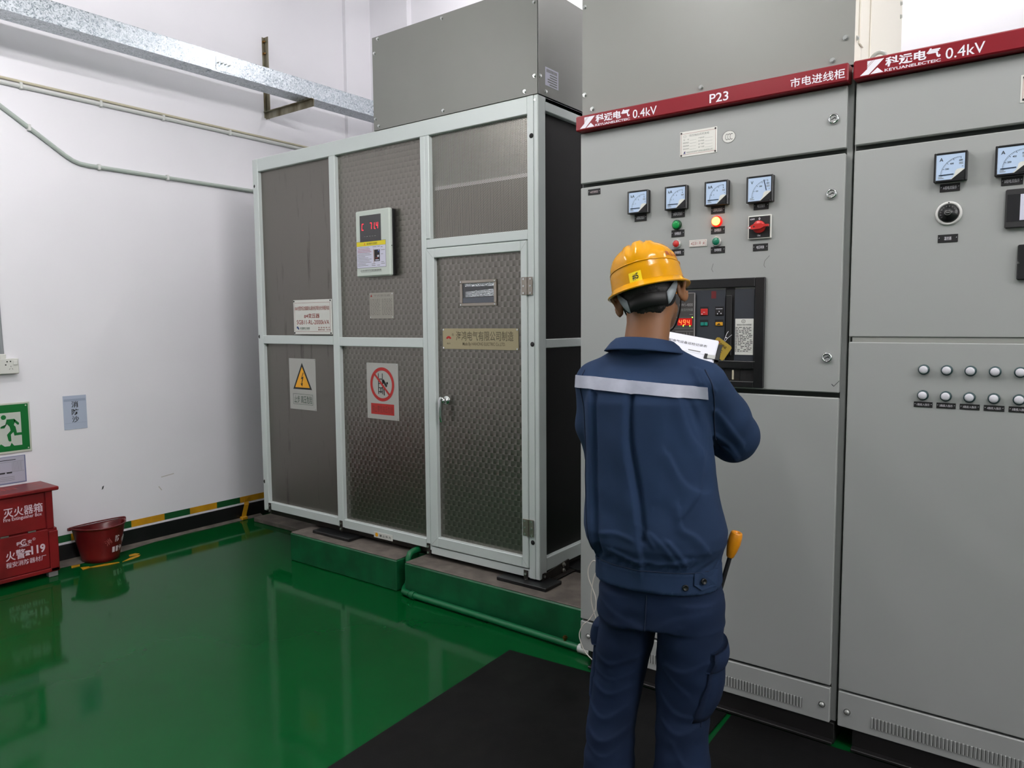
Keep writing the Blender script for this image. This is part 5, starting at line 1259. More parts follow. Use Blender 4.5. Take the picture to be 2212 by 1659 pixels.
# wires hanging at the left end of the incoming cabinet
wy = 2.575
w1 = [(-1.50, wy, 0.47), (-1.525, wy, 0.475), (-1.548, wy, 0.44), (-1.548, wy, 0.40), (-1.53, wy, 0.36), (-1.515, wy, 0.325), (-1.512, wy, 0.285), (-1.525, wy, 0.25), (-1.55, wy, 0.215), (-1.575, wy, 0.19), (-1.592, wy, 0.15), (-1.585, wy, 0.115), (-1.565, wy, 0.08), (-1.53, wy, 0.055), (-1.49, wy, 0.035), (-1.44, wy, 0.018)]
w2 = [(-1.50, wy+0.01, 0.435), (-1.52, wy+0.008, 0.42), (-1.533, wy+0.006, 0.37), (-1.538, wy+0.006, 0.31), (-1.53, wy+0.006, 0.27), (-1.512, wy+0.006, 0.22), (-1.50, wy+0.006, 0.18), (-1.47, wy+0.006, 0.10), (-1.44, wy+0.006, 0.02)]
def smooth(pts, k=6):
    P = [Vector(p) for p in pts]; out = []
    for i in range(len(P)-1):
        p0, p1, p2, p3 = P[max(i-1, 0)], P[i], P[i+1], P[min(i+2, len(P)-1)]
        for j in range(k):
            t = j/k; out.append(0.5*((2*p1)+(p2-p0)*t+(2*p0-5*p1+4*p2-p3)*t*t+(3*p1-p0-3*p2+p3)*t**3))
    return out+[P[-1]]
tag(MB().tube(smooth(w1), 0.0022, M_['wire'], 8).build('loose_wire', org=(-1.52, wy, 0.02)), 'pale loose wire swinging out past the left edge of the P23 cabinet', 'wire')
tag(MB().tube(smooth(w2), 0.0022, M_['wire'], 8).build('loose_wire', org=(-1.5, wy, 0.02)), 'pale loose wire hanging closest to the trouser leg, crossing the other wire', 'wire')
# ------------------------------------------------------------------ the worker
# local frame: x to his right, y the way he faces, z up; every surface below is meshed from one blended volume
PX, PY_, PR = -0.95, 1.90, R(11.5)

class Vol:
    """blended volume on a grid, meshed into one closed surface"""
    def __init__(s, lo, hi, h):
        s.lo = np.array(lo, np.float32); s.h = h
        s.n = [int(math.ceil((hi[i]-lo[i])/h))+1 for i in range(3)]
        s.ax = [s.lo[i]+h*np.arange(s.n[i], dtype=np.float32) for i in range(3)]
        s.d = np.full(s.n, 0.12, np.float32)
    def win(s, lo, hi, pad):
        sl = []
        for i in range(3):
            a = max(0, int((lo[i]-pad-s.lo[i])/s.h)); b = min(s.n[i], int((hi[i]+pad-s.lo[i])/s.h)+2)
            sl.append(slice(a, max(a, b)))
        X = s.ax[0][sl[0]][:, None, None]; Y = s.ax[1][sl[1]][None, :, None]; Z = s.ax[2][sl[2]][None, None, :]
        return tuple(sl), X, Y, Z
    def union(s, sl, d, k):
        a = s.d[sl]
        if a.size == 0: return
        if k > 0:
            hh = np.clip(0.5+0.5*(a-d)/k, 0, 1); s.d[sl] = a*(1-hh)+d*hh-k*hh*(1-hh)
        else: s.d[sl] = np.minimum(a, d)
    def cap(s, a, b, ra, rb, k=0.02, sub=False, flat=1.0, fdir=None):
        a = np.array(a, np.float32); b = np.array(b, np.float32); r = max(ra, rb)
        sl, X, Y, Z = s.win(np.minimum(a, b)-r, np.maximum(a, b)+r, 0.05+k)
        ba = b-a; L2 = float(ba@ba)+1e-12
        t = np.clip(((X-a[0])*ba[0]+(Y-a[1])*ba[1]+(Z-a[2])*ba[2])/L2, 0, 1)
        dx = X-a[0]-t*ba[0]; dy = Y-a[1]-t*ba[1]; dz = Z-a[2]-t*ba[2]
        q = dx*dx+dy*dy+dz*dz
        if fdir is not None:
            f = np.array(fdir, np.float32); f /= np.linalg.norm(f); c = dx*f[0]+dy*f[1]+dz*f[2]
            q = q + c*c*(1/flat**2-1)
        d = np.sqrt(q)-(ra+t*(rb-ra))
        if sub: s.d[sl] = np.maximum(s.d[sl], -d)
        else: s.union(sl, d, k)
        return s
    def ell(s, c, r, k=0.02, rot=None, sub=False):
        c = np.array(c, np.float32); R_ = np.eye(3, dtype=np.float32) if rot is None else np.array(rot, np.float32)
        m = max(r); sl, X, Y, Z = s.win(c-m, c+m, 0.04+k)
        x, y, z = X-c[0], Y-c[1], Z-c[2]
        u = [(R_[0, i]*x+R_[1, i]*y+R_[2, i]*z) for i in range(3)]
        k0 = np.sqrt(sum((u[i]/r[i])**2 for i in range(3))); k1 = np.sqrt(sum((u[i]/r[i]**2)**2 for i in range(3)))+1e-6
        d = k0*(k0-1)/k1
        if sub: s.d[sl] = np.maximum(s.d[sl], -d)
        else: s.union(sl, d, k)
        return s
    def loft(s, secs, k=0.02, p=2.4, fn=None):
        """secs: (z, cx, cy, a, b) from low to high; superelliptic sections"""
        S = np.array(secs, np.float32); z = S[:, 0]
        lo = [(S[:, 1]-S[:, 3]).min(), (S[:, 2]-S[:, 4]).min(), z[0]]; hi = [(S[:, 1]+S[:, 3]).max(), (S[:, 2]+S[:, 4]).max(), z[-1]]
        sl, X, Y, Z = s.win(lo, hi, 0.05+k)
        zz = np.clip(Z, z[0], z[-1])
        # smooth interpolation between the sections
        cx, cy, a, b = [np.interp(zz.ravel(), z, S[:, i]).astype(np.float32)[None, None, :] for i in (1, 2, 3, 4)]
        u = np.abs(X-cx)/a; v = np.abs(Y-cy)/b
        g = (u**p+v**p)**(1/p)
        d = (g-1)*np.minimum(a, b)
        d = np.where(g > 1, np.minimum(d, np.sqrt((X-cx)**2+(Y-cy)**2)), d)
        dz = np.maximum(z[0]-Z, Z-z[-1])
        d = np.where(dz > 0, np.sqrt(np.maximum(d, 0)**2+dz**2), np.maximum(d, dz*1.0 if k == 0 else np.maximum(dz, -0.03)))
        s.union(sl, d.astype(np.float32), k)
        return s
    def mesh(s):
        d = s.d; ins = d < 0
        n = s.n
        c = [ins[i:n[0]-1+i, j:n[1]-1+j, k:n[2]-1+k] for i in (0, 1) for j in (0, 1) for k in (0, 1)]
        cnt = sum(x.astype(np.int8) for x in c); act = (cnt > 0) & (cnt < 8)
        idx = np.argwhere(act)
        ids = np.full(act.shape, -1, np.int64); ids[act] = np.arange(len(idx))
        I, J, K = idx.T
        corner = {(i, j, k): d[I+i, J+j, K+k] for i in (0, 1) for j in (0, 1) for k in (0, 1)}
        P = np.zeros((len(idx), 3), np.float64); N = np.zeros(len(idx))
        for a in corner:
            for ax in range(3):
                if a[ax] == 0:
                    b = list(a); b[ax] = 1; b = tuple(b)
                    va, vb = corner[a], corner[b]; m = (va < 0) != (vb < 0)
                    t = np.where(m, va/np.where(m, va-vb, 1), 0)
                    for q in range(3):
                        P[:, q] += np.where(m, (a[q]+t if q == ax else a[q]), 0)
                    N += m
        P = (P/N[:, None]+idx)*s.h+s.lo
        F = []
        for ax in range(3):
            o1, o2 = (ax+1) % 3, (ax+2) % 3
            A = [slice(1, n[i]-1) for i in range(3)]; A[ax] = slice(0, n[ax]-1)
            B = list(A); B[ax] = slice(1, n[ax])
            x = ins[tuple(A)]; y = ins[tuple(B)]
            e = np.argwhere(x != y)
            if len(e) == 0: continue
            off = np.ones(3, int); off[ax] = 0
            e0 = e+off
            def cell(d1, d2):
                q = e0.copy(); q[:, o1] -= d1; q[:, o2] -= d2; return ids[q[:, 0], q[:, 1], q[:, 2]]
            quad = np.stack([cell(1, 1), cell(0, 1), cell(0, 0), cell(1, 0)], 1)
            flip = ~x[tuple(e.T)]
            quad[flip] = quad[flip][:, ::-1]
            F.append(quad)
        return P, np.concatenate(F)

def relax(P, F, it, lam=0.5):
    """smooth a closed surface without shrinking it much"""
    E = np.concatenate([F[:, [i, (i+1) % 4]] for i in range(4)]); E = np.concatenate([E, E[:, ::-1]])
    deg = np.bincount(E[:, 0], minlength=len(P))[:, None]
    for i in range(it):
        for f in (lam, -lam*1.02):
            S = np.stack([np.bincount(E[:, 0], weights=P[E[:, 1], q], minlength=len(P)) for q in range(3)], 1)
            P = P+f*(S/deg-P)
    return P

def normals(P, F):
    n = np.cross(P[F[:, 2]]-P[F[:, 0]], P[F[:, 3]]-P[F[:, 1]])
    N = np.zeros_like(P)
    for i in range(4):
        for q in range(3): N[:, q] += np.bincount(F[:, i], weights=n[:, q], minlength=len(P))
    return N/(np.linalg.norm(N, axis=1, keepdims=True)+1e-12)

def to_obj(name, P, F, m, parent=None, label=None, fmats=None):
    me = bpy.data.meshes.new(name)
    me.from_pydata(P.tolist(), [], F.tolist())
    for x in (m if isinstance(m, (list, tuple)) else [m]): me.materials.append(x)
    if fmats is not None: me.polygons.foreach_set('material_index', fmats.astype(np.int32))
    me.polygons.foreach_set('use_smooth', np.ones(len(F), bool)); me.update()
    o = bpy.data.objects.new(name, me); COL.objects.link(o)
    if parent is not None: o.parent = parent
    o['w'] = [0, 0, 0]
    if label: o['label'] = label
    return o

skin = mat('skin', (136, 91, 58), 0.5, bump=(260, 0.08, 0.001), var=(14, 0.06))
skin.node_tree.nodes['Principled BSDF'].inputs['Subsurface Weight'].default_value = 0.12
skin.node_tree.nodes['Principled BSDF'].inputs['Subsurface Radius'].default_value = (0.01, 0.004, 0.002)
hairm = mat('black_hair', (20, 17, 16), 0.55, bump=(300, 0.5, 0.002))
cloth = mat('blue_work_cloth', (36, 55, 84), 0.85, spec=0.2, bump=(900, 0.12, 0.001), var=(5, 0.10))
cloth2 = mat('blue_trouser_cloth', (25, 40, 67), 0.85, spec=0.2, bump=(900, 0.12, 0.001), var=(5, 0.12))
stitch = mat('stitched_seam_blue', (24, 38, 62), 0.85)
seamlight = mat('worn_seam_blue', (84, 112, 150), 0.85)
refl = mat('grey_reflective_tape', (164, 168, 182), 0.45, bump=(80, 0.15, 0.002), var=(22, 0.08))
helm = mat('yellow_helmet_plastic', (208, 145, 0), 0.16, spec=0.3, coat=0.06, coat_rough=0.03)
helm_in = mat('dark_helmet_inside', (30, 28, 26), 0.7)
strapg = mat('grey_harness_web', (142, 150, 154), 0.6)
strapb = mat('black_nape_band', (24, 23, 23), 0.6)
shoe = mat('black_shoe_leather', (20, 20, 22), 0.4)

# joints
ELB_R, WR_R = (0.212, 0.150, 1.095), (0.100, 0.205, 1.236)
ELB_L, WR_L = (-0.150, 0.080, 1.030), (-0.105, 0.262, 1.118)
HC = np.array((-0.012, 0.045, 1.535))           # middle of the head
HT = R(13)                                        # the head leans to his left
def hrot(pitch=R(-5)):
    a = Matrix.Rotation(-HT, 3, 'Y'); b = Matrix.Rotation(pitch, 3, 'X'); c = Matrix.Rotation(R(9), 3, 'Z')
    return np.array(c @ a @ b)
HR = hrot()
def H(x, y, z): return HC + HR @ np.array((x, y, z))

# ---- body: one continuous surface
V = Vol((-0.34, -0.22, -0.02), (0.34, 0.56, 1.72), 0.0042)
V.ell(H(0, 0.0, 0.02), (0.074, 0.093, 0.098), 0.02, HR)                 # skull
V.ell(H(0, -0.035, 0.015), (0.066, 0.062, 0.075), 0.02, HR)
V.ell(H(0, 0.035, -0.055), (0.056, 0.058, 0.062), 0.03, HR)              # face
V.ell(H(0, 0.062, -0.098), (0.034, 0.032, 0.028), 0.025, HR)             # chin
V.cap(H(-0.052, 0.005, -0.072), H(-0.030, 0.066, -0.100), 0.016, 0.014, 0.025)   # jaw
V.cap(H(0.052, 0.005, -0.072), H(0.030, 0.066, -0.100), 0.016, 0.014, 0.025)
V.cap(H(0, 0.092, -0.010), H(0, 0.108, -0.046), 0.008, 0.012, 0.012)       # nose
V.cap(H(-0.045, 0.080, 0.006), H(0.045, 0.080, 0.006), 0.010, 0.010, 0.014)
for sx in (-1, 1):
    V.ell(H(sx*0.031, 0.080, -0.012), (0.016, 0.012, 0.010), 0.004, HR, True)
    V.ell(H(sx*0.031, 0.072, -0.012), (0.013, 0.012, 0.011), 0.002, HR)
    V.ell(H(sx*0.042, 0.060, -0.045), (0.020, 0.022, 0.018), 0.02, HR)
    # ear
    V.ell(H(sx*0.092, -0.014, -0.028), (0.0085, 0.024, 0.036), 0.006, HR @ np.array(Matrix.Rotation(sx*R(-34), 3, 'Z')))
    V.cap(H(sx*0.103, -0.034, -0.010), H(sx*0.096, -0.012, 0.010), 0.0055, 0.0055, 0.004)
    V.cap(H(sx*0.103, -0.034, -0.010), H(sx*0.088, -0.022, -0.054), 0.0055, 0.005, 0.004)
    V.ell(H(sx*0.103, -0.006, -0.024), (0.006, 0.010, 0.017), 0.003, HR, True)
V.cap(H(-0.020, 0.096, -0.072), H(0.020, 0.096, -0.072), 0.006, 0.006, 0.006)
V.cap(H(-0.016, 0.095, -0.082), H(0.016, 0.095, -0.082), 0.007, 0.007, 0.005)
V.cap((-0.008, -0.010, 1.34), H(0, -0.022, -0.045), 0.056, 0.053, 0.03)      # neck
V.cap((-0.030, -0.012, 1.335), H(-0.024, -0.030, -0.06), 0.037, 0.034, 0.02); V.cap((0.016, -0.012, 1.335), H(0.022, -0.030, -0.06), 0.037, 0.034, 0.02)
V.loft([(0.70, 0.03, 0.0, 0.135, 0.09), (0.80, 0.03, 0.0, 0.125, 0.085), (0.92, 0.025, 0.0, 0.125, 0.085), (1.10, 0.01, 0.0, 0.14, 0.095), (1.24, 0.005, 0.0, 0.145, 0.085), (1.33, 0.0, -0.01, 0.10, 0.055)], 0.03)
V.cap((-0.14, 0.0, 1.27), ELB_L, 0.042, 0.034, 0.03); V.cap((0.15, 0.01, 1.27), ELB_R, 0.042, 0.034, 0.03)
V.cap(ELB_L, WR_L, 0.033, 0.024, 0.01); V.cap(ELB_R, WR_R, 0.033, 0.024, 0.01)
for sx, hip, knee, ank in ((-1, (-0.055, 0.0, 0.74), (-0.085, 0.02, 0.42), (-0.112, -0.01, 0.09)), (1, (0.115, 0.0, 0.74), (0.120, 0.03, 0.42), (0.112, 0.0, 0.09))):
    V.cap(hip, knee, 0.070, 0.048, 0.03); V.cap(knee, ank, 0.048, 0.034, 0.02)
    V.cap(ank, (ank[0]+sx*0.03, ank[1]+0.13, 0.035), 0.034, 0.026, 0.02); V.cap(ank, (ank[0], ank[1]-0.03, 0.04), 0.034, 0.03, 0.02)
def hand(wr, dirs, palm_n, side, curl):
    """palm with four unequal bent fingers and a thumb leaving its side"""
    w = Vector(wr); d = Vector(dirs).normalized(); nrm = Vector(palm_n); nrm = (nrm-d*nrm.dot(d)).normalized(); lat = d.cross(nrm)*side
    V.cap(w, w+d*0.045, 0.024, 0.026, 0.012)
    for k, (o, L) in enumerate(((0.030, 0.066), (0.011, 0.074), (-0.009, 0.070), (-0.028, 0.056))):
        base = w+d*0.078+lat*o
        V.cap(w+d*0.02+lat*o*0.5, base, 0.014, 0.0115, 0.008)
        p = base; ang = 0.25
        for j, f in enumerate((0.45, 0.32, 0.23)):
            ang += curl[j]*(1+0.06*k); q = p+(d*math.cos(ang)+nrm*math.sin(ang))*L*f
            V.cap(p, q, 0.0092-0.0008*j, 0.0086-0.0009*j, 0.002); p = q
    t0 = w+d*0.022+lat*0.024; t1 = t0+(d*0.62+lat*0.5+nrm*0.55).normalized()*0.036; t2 = t1+(d*0.75+lat*0.02+nrm*0.6).normalized()*0.030
    V.cap(t0, t1, 0.0125, 0.0105, 0.008); V.cap(t1, t2, 0.0102, 0.0085, 0.002)
# clipboard plane: origin at its middle
CBO = Vector((0.005, 0.330, 1.262)); cu = Vector((math.cos(R(-9)), 0.05, math.sin(R(-9)))).normalized(); cn = Vector((0, -0.80, 0.60)); cn = (cn-cu*cn.dot(cu)).normalized(); cv = cn.cross(cu)
hand(WR_L, (0.16, 0.52, 0.50), tuple(cn), -1, (0.02, 0.10, 0.10))
hand(WR_R, (-0.45, 0.40, 0.35), tuple(-cn), 1, (0.45, 0.75, 0.5))
P, F = V.mesh(); P = relax(P, F, 2)
# smooth light skin in the face and neck, cropped hair on the head
person = to_obj('person', P, F, skin)
person.location = (PX, PY_, 0.008); person.rotation_euler = (0, 0, PR)
tag(person, 'person in blue workwear and yellow helmet standing with a clipboard, back to the camera', 'person')

# ---- hair
V = Vol(HC-0.16, HC+0.16, 0.0036)
V.ell(H(0, -0.002, 0.030), (0.079, 0.096, 0.092), 0.0, HR); V.ell(H(0, -0.034, 0.004), (0.0715, 0.070, 0.082), 0.01, HR); V.cap(H(-0.048, -0.05, -0.042), H(0.048, -0.05, -0.042), 0.024, 0.024, 0.03); V.cap(H(-0.022, -0.066, -0.072), H(0.022, -0.066, -0.072), 0.013, 0.013, 0.02)
V.ell(H(0, 0.125, -0.05), (0.10, 0.105, 0.095), 0.0, HR, True)
for sx in (-1, 1): V.ell(H(sx*0.100, 0.004, -0.045), (0.026, 0.045, 0.05), 0.0, HR, True)
P, F = V.mesh(); P = relax(P, F, 3)
N = normals(P, F); rg = np.random.RandomState(4); P = P+N*(rg.rand(len(P), 1)-0.5)*0.0022
to_obj('hair', P, F, hairm, person)

# ---- jacket
V = Vol((-0.34, -0.24, 0.66), (0.38, 0.36, 1.42), 0.0046)
V.loft([(0.715, 0.035, 0.0, 0.176, 0.138), (0.765, 0.034, 0.0, 0.174, 0.136), (0.79, 0.033, 0.0, 0.176, 0.138), (0.83, 0.027, 0.0, 0.197, 0.152), (0.86, 0.024, 0.0, 0.201, 0.152), (0.92, 0.018, -0.002, 0.192, 0.144), (1.02, 0.010, -0.002, 0.180, 0.140), (1.12, 0.004, -0.003, 0.176, 0.138), (1.22, 0.002, -0.004, 0.176, 0.132), (1.28, 0.0, -0.006, 0.166, 0.112), (1.32, 0.0, -0.010, 0.120, 0.082), (1.36, 0.0, -0.010, 0.076, 0.068)], 0.025, 2.3)
V.cap((-0.145, -0.008, 1.275), (-0.055, -0.014, 1.345), 0.052, 0.035, 0.03); V.cap((0.150, 0.0, 1.278), (0.055, -0.014, 1.345), 0.052, 0.035, 0.03)
V.cap((-0.150, -0.005, 1.262), (-0.163, 0.03, 1.14), 0.060, 0.058, 0.025); V.cap((-0.163, 0.03, 1.14), ELB_L, 0.058, 0.055, 0.02)
V.cap(ELB_L, WR_L, 0.054, 0.036, 0.02)
V.cap((0.158, 0.005, 1.262), (0.195, 0.09, 1.17), 0.064, 0.070, 0.025); V.cap((0.195, 0.09, 1.17), (0.217, 0.14, 1.112), 0.070, 0.066, 0.02); V.cap((0.217, 0.14, 1.112), ELB_R, 0.066, 0.058, 0.02)
V.cap(ELB_R, WR_R, 0.058, 0.036, 0.02)
# open neck
V.cap((0.0, 0.0, 1.372), H(0, -0.02, -0.05), 0.055, 0.055, 0.0, True)
P, F = V.mesh(); P = relax(P, F, 2)
N = normals(P, F)
def fold(P, pts, w, depth, sharp=0.35, face=-1):
    """a crease or ridge along a line drawn on the back (x, z points); depth > 0 pushes outward"""
    out = np.zeros(len(P)); back = np.clip(-N[:, 1]*1.6 if face < 0 else N[:, 0]*1.6, 0, 1)
    if len(pts) > 2: pts = [(q.x, q.y) for q in smooth([Vector((a_, b_, 0)) for a_, b_ in pts], 4)]
    for (x0, z0), (x1, z1) in zip(pts[:-1], pts[1:]):
        dx, dz = x1-x0, z1-z0; L = dx*dx+dz*dz
        c0 = P[:, 0] if face < 0 else P[:, 1]
        t = ((c0-x0)*dx+(P[:, 2]-z0)*dz)/L; tt = np.clip(t, 0, 1)
        ex = c0-x0-tt*dx; ez = P[:, 2]-z0-tt*dz
        dist = np.sqrt(ex**2+ez**2); sgn = np.sign(ex*dz-ez*dx)
        prof = np.exp(-(dist/w)**2); prof = np.where(sgn > 0, prof, np.exp(-(dist/(w*sharp))**2))
        out = np.maximum(out, prof)
    return out*back*depth
D = np.zeros(len(P)); x, y, z = P[:, 0], P[:, 1], P[:, 2]
inn = (z > 0.775) & (z < 1.25)
fade = np.clip((z-0.78)/0.05, 0, 1)
# centre back box pleat and the side pleats under the yoke
D += fold(P, [(-0.020, 1.245), (-0.022, 1.10), (0.002, 0.97), (0.020, 0.85), (0.025, 0.79)], 0.034, 0.010, 0.16)
D += fold(P, [(-0.012, 1.245), (-0.008, 1.12), (0.018, 0.98), (0.034, 0.86)], 0.008, -0.013, 1.0)
D += fold(P, [(-0.132, 1.24), (-0.128, 1.0), (-0.116, 0.80)], 0.028, 0.009, 0.18)
D += fold(P, [(-0.121, 1.24), (-0.117, 1.0), (-0.104, 0.80)], 0.008, -0.009, 1.0)
D += fold(P, [(0.135, 1.245), (0.165, 1.16), (0.185, 1.08)], 0.012, -0.008, 0.6)
D += fold(P, [(0.110, 1.245), (0.140, 1.14), (0.172, 1.09)], 0.018, 0.006, 0.4)
D += fold(P, [(0.090, 1.09), (0.125, 1.02), (0.160, 0.99), (0.19, 0.98)], 0.020, 0.005, 0.3)
D += fold(P, [(0.07, 1.24), (0.07, 1.1), (0.06, 0.98)], 0.030, 0.004, 0.6)
D += fold(P, [(0.120, 0.95), (0.128, 0.90), (0.165, 0.875), (0.19, 0.84)], 0.016, 0.007, 0.3)
D += fold(P, [(0.168, 1.08), (0.162, 0.99), (0.130, 0.93)], 0.014, 0.005, 0.4)
D += fold(P, [(-0.06, 0.82), (0.0, 0.806), (0.08, 0.80), (0.14, 0.812)], 0.014, 0.005, 0.35)
D += fold(P, [(0.05, 0.88), (0.09, 0.845), (0.12, 0.80)], 0.012, 0.004, 0.4)
D += fold(P, [(0.02, 0.90), (0.045, 0.87), (0.06, 0.85)], 0.008, 0.004, 0.4)
D += fold(P, [(0.10, 0.86), (0.125, 0.83), (0.14, 0.80)], 0.012, 0.005, 0.4)
D += fold(P, [(-0.10, 0.86), (-0.05, 0.87), (0.0, 0.862)], 0.010, 0.003, 0.4)
# gathers where the sleeve meets the yoke, wrinkles in the sleeve
for a, b_ in (((0.150, 1.312), (0.178, 1.262)), ((0.162, 1.306), (0.196, 1.258)), ((0.138, 1.315), (0.160, 1.275))): D += fold(P, [a, b_], 0.008, 0.004, 0.5)
D += fold(P, [(0.195, 1.20), (0.225, 1.15), (0.25, 1.10)], 0.014, 0.005, 0.4); D += fold(P, [(0.185, 1.13), (0.215, 1.10), (0.235, 1.06)], 0.012, 0.005, 0.4); D += fold(P, [(0.20, 1.09), (0.22, 1.07), (0.23, 1.045)], 0.010, 0.004, 0.4)
D += 0.0022*np.sin(31*x+9*z+2.0*np.sin(13*z))*np.sin(17*z+11*y)*fade*np.clip((1.30-z)/0.1, 0, 1)
# gathered cloth above the band, and the band itself
g = np.exp(-((z-0.79)/0.016)**2)
D += g*(0.0018*np.sin(np.arctan2(y, x-0.03)*31+3*np.sin(z*60)+2*np.sin(np.arctan2(y, x-0.03)*7)))
D += np.where((z < 0.772) & (z > 0.70), 0.0025, 0)
P = P+N*D[:, None]
jacket = to_obj('jacket', P, F, cloth, person)
bvh = BVHTree.FromPolygons([Vector(p) for p in P], [list(map(int, f)) for f in F])

def onto(pts, off, d=(0, 1, 0), start=-1.0):
    out = []
    d = Vector(d).normalized()
    for p in pts:
        hit = bvh.ray_cast(Vector(p)+d*start, d)
        q = hit[0] if hit[0] is not None else Vector(p)
        nn = hit[1] if hit[1] is not None else -d
        out.append(q+nn*off)
    return out
def pers(mb, name, parent, label=None):
    o = mb.build(name, None, label); o.parent = parent; return o
# reflective strip over the back
n = 34; up = []; lo = []
for i in range(n+1):
    t = i/n; xx = -0.196+t*(0.178+0.196); zc = 1.272-0.002*t-0.020*t*t
    up.append((xx, 0, zc+0.0165)); lo.append((xx, 0, zc-0.0165+0.001*t))
A1, B1 = onto(up, 0.0035), onto(lo, 0.0035)
def calm(q):
    for _ in range(3): q = [q[0]]+[Vector((b.x, (a.y+2*b.y+c.y)/4, b.z)) for a, b, c in zip(q[:-2], q[1:-1], q[2:])]+[q[-1]]
    return q
def over(q, hits): return [Vector((p.x, min(p.y, h.y-0.0008), p.z)) for p, h in zip(q, hits)]
A1, B1 = over(calm(A1), A1), over(calm(B1), B1)
MID = over(onto([((a[0]+b[0])/2, 0, (a[2]+b[2])/2) for a, b in zip(up, lo)], 0.0035), onto([((a[0]+b[0])/2, 0, (a[2]+b[2])/2) for a, b in zip(up, lo)], 0.0035))
for i_ in range(n+1):
    ex = max(0.0, (A1[i_].y+B1[i_].y)/2-MID[i_].y); A1[i_].y -= ex; B1[i_].y -= ex
A2 = [p-Vector((0, -0.004, 0)) for p in A1]; B2 = [p-Vector((0, -0.004, 0)) for p in B1]
m_ = n+1; st_ = MB()
st_.add(A1+B1, [(i, m_+i, m_+i+1, i+1) for i in range(n)], refl, True)
st_.add(A1+A2, [(i, i+1, m_+i+1, m_+i) for i in range(n)], refl); st_.add(B1+B2, [(i, m_+i, m_+i+1, i+1) for i in range(n)], refl)
st_.add([A1[0], A2[0], B2[0], B1[0]], [(0, 1, 2, 3)], refl); st_.add([A1[n], B1[n], B2[n], A2[n]], [(0, 1, 2, 3)], refl)
pers(st_, 'reflective_strip', jacket, 'grey reflective strip across the back')
# collar: a folded band around the neck
cm_ = MB(); nn_ = 40; vs = []
prof = [(0.001, -0.030), (0.0, 0.0), (0.001, 0.016), (0.005, 0.021), (0.011, 0.0195), (0.0205, 0.008), (0.030, -0.008), (0.033, -0.0125), (0.030, -0.0135), (0.018, -0.003), (0.008, -0.002), (0.006, -0.030)]
for i in range(nn_+1):
    t = R(-152)+R(304)*i/nn_          # 0 = straight back
    rx, ry = 0.0645, 0.064
    cz = 1.369+0.010*math.cos(t)-0.003*math.sin(t); drop = 1.0+0.75*(abs(t)/R(152))**2.2
    for (o, h) in prof:
        hh = h if h > -0.001 or o < 0.008 else h*drop
        flare = o*(1+0.5*abs(math.sin(t)))
        vs.append((math.sin(t)*(rx+flare)-0.006, -math.cos(t)*(ry+flare*0.9)-0.012, cz+hh))
m_ = len(prof)
fs = [(i*m_+j, (i+1)*m_+j, (i+1)*m_+(j+1) % m_, i*m_+(j+1) % m_) for i in range(nn_) for j in range(m_)]+[tuple(range(m_)), tuple(nn_*m_+j for j in range(m_))[::-1]]
cm_.add(vs, fs, cloth, True)
pers(cm_, 'collar', jacket)
# seams: thin raised stitching lines
def seam(pts, m, w=0.0016, off=0.0012, d=(0, 1, 0), name='seam', k=8):
    pts = smooth([Vector(p) for p in pts], k); q = onto(pts, off, d)
    mb = MB().tube(q, w, m, 6); return pers(mb, name, jacket)
seam([(0.168, 0, 1.312), (0.190, 0, 1.27), (0.192, 0, 1.22), (0.186, 0, 1.16), (0.186, 0, 1.115)], stitch)
seam([(-0.168, 0, 1.305), (-0.178, 0, 1.26), (-0.166, 0, 1.19), (-0.160, 0, 1.10), (-0.152, 0, 0.95), (-0.128, 0, 0.80)], stitch)
seam([(-0.12, 0, 0.7745), (0.0, 0, 0.7745), (0.19, 0, 0.7745)], stitch, 0.0012)
# band buttons and the side tab on the right
vd = (-0.5, 0.866, 0)
tb = MB(); c_ = []
tabpts = [(0.158, 0.0, 0.772), (0.172, 0, 0.776), (0.205, 0.0, 0.772), (0.205, 0, 0.732), (0.175, 0, 0.728), (0.158, 0, 0.744)]
for (a_, b_) in ((0.139, 0.737), (0.178, 0.752)):
    p = onto([(a_+0.0, 0, b_)], 0.0)[0]; h_ = bvh.ray_cast(Vector((a_, -1, b_)), Vector((0, 1, 0)))[1]
    mb = MB(); mb.lathe([(0.0085, 0.0), (0.0085, 0.003), (0.0065, 0.0045), (0.0055, 0.003), (0.0001, 0.003)], p+h_*(0.001 if a_ < 0.15 else 0.0055), h_, M_['black'], 18); pers(mb, 'button', jacket)
q = onto(tabpts, 0.005); mb = MB(); q2 = [p_-Vector((0.0, -0.004, 0)) for p_ in q]
mb.add(q+q2, [tuple(range(6)), (0, 6, 7, 1), (1, 7, 8, 2), (3, 9, 10, 4), (4, 10, 11, 5), (5, 11, 6, 0), (2, 8, 9, 3)], cloth); pers(mb, 'waist_tab', jacket)

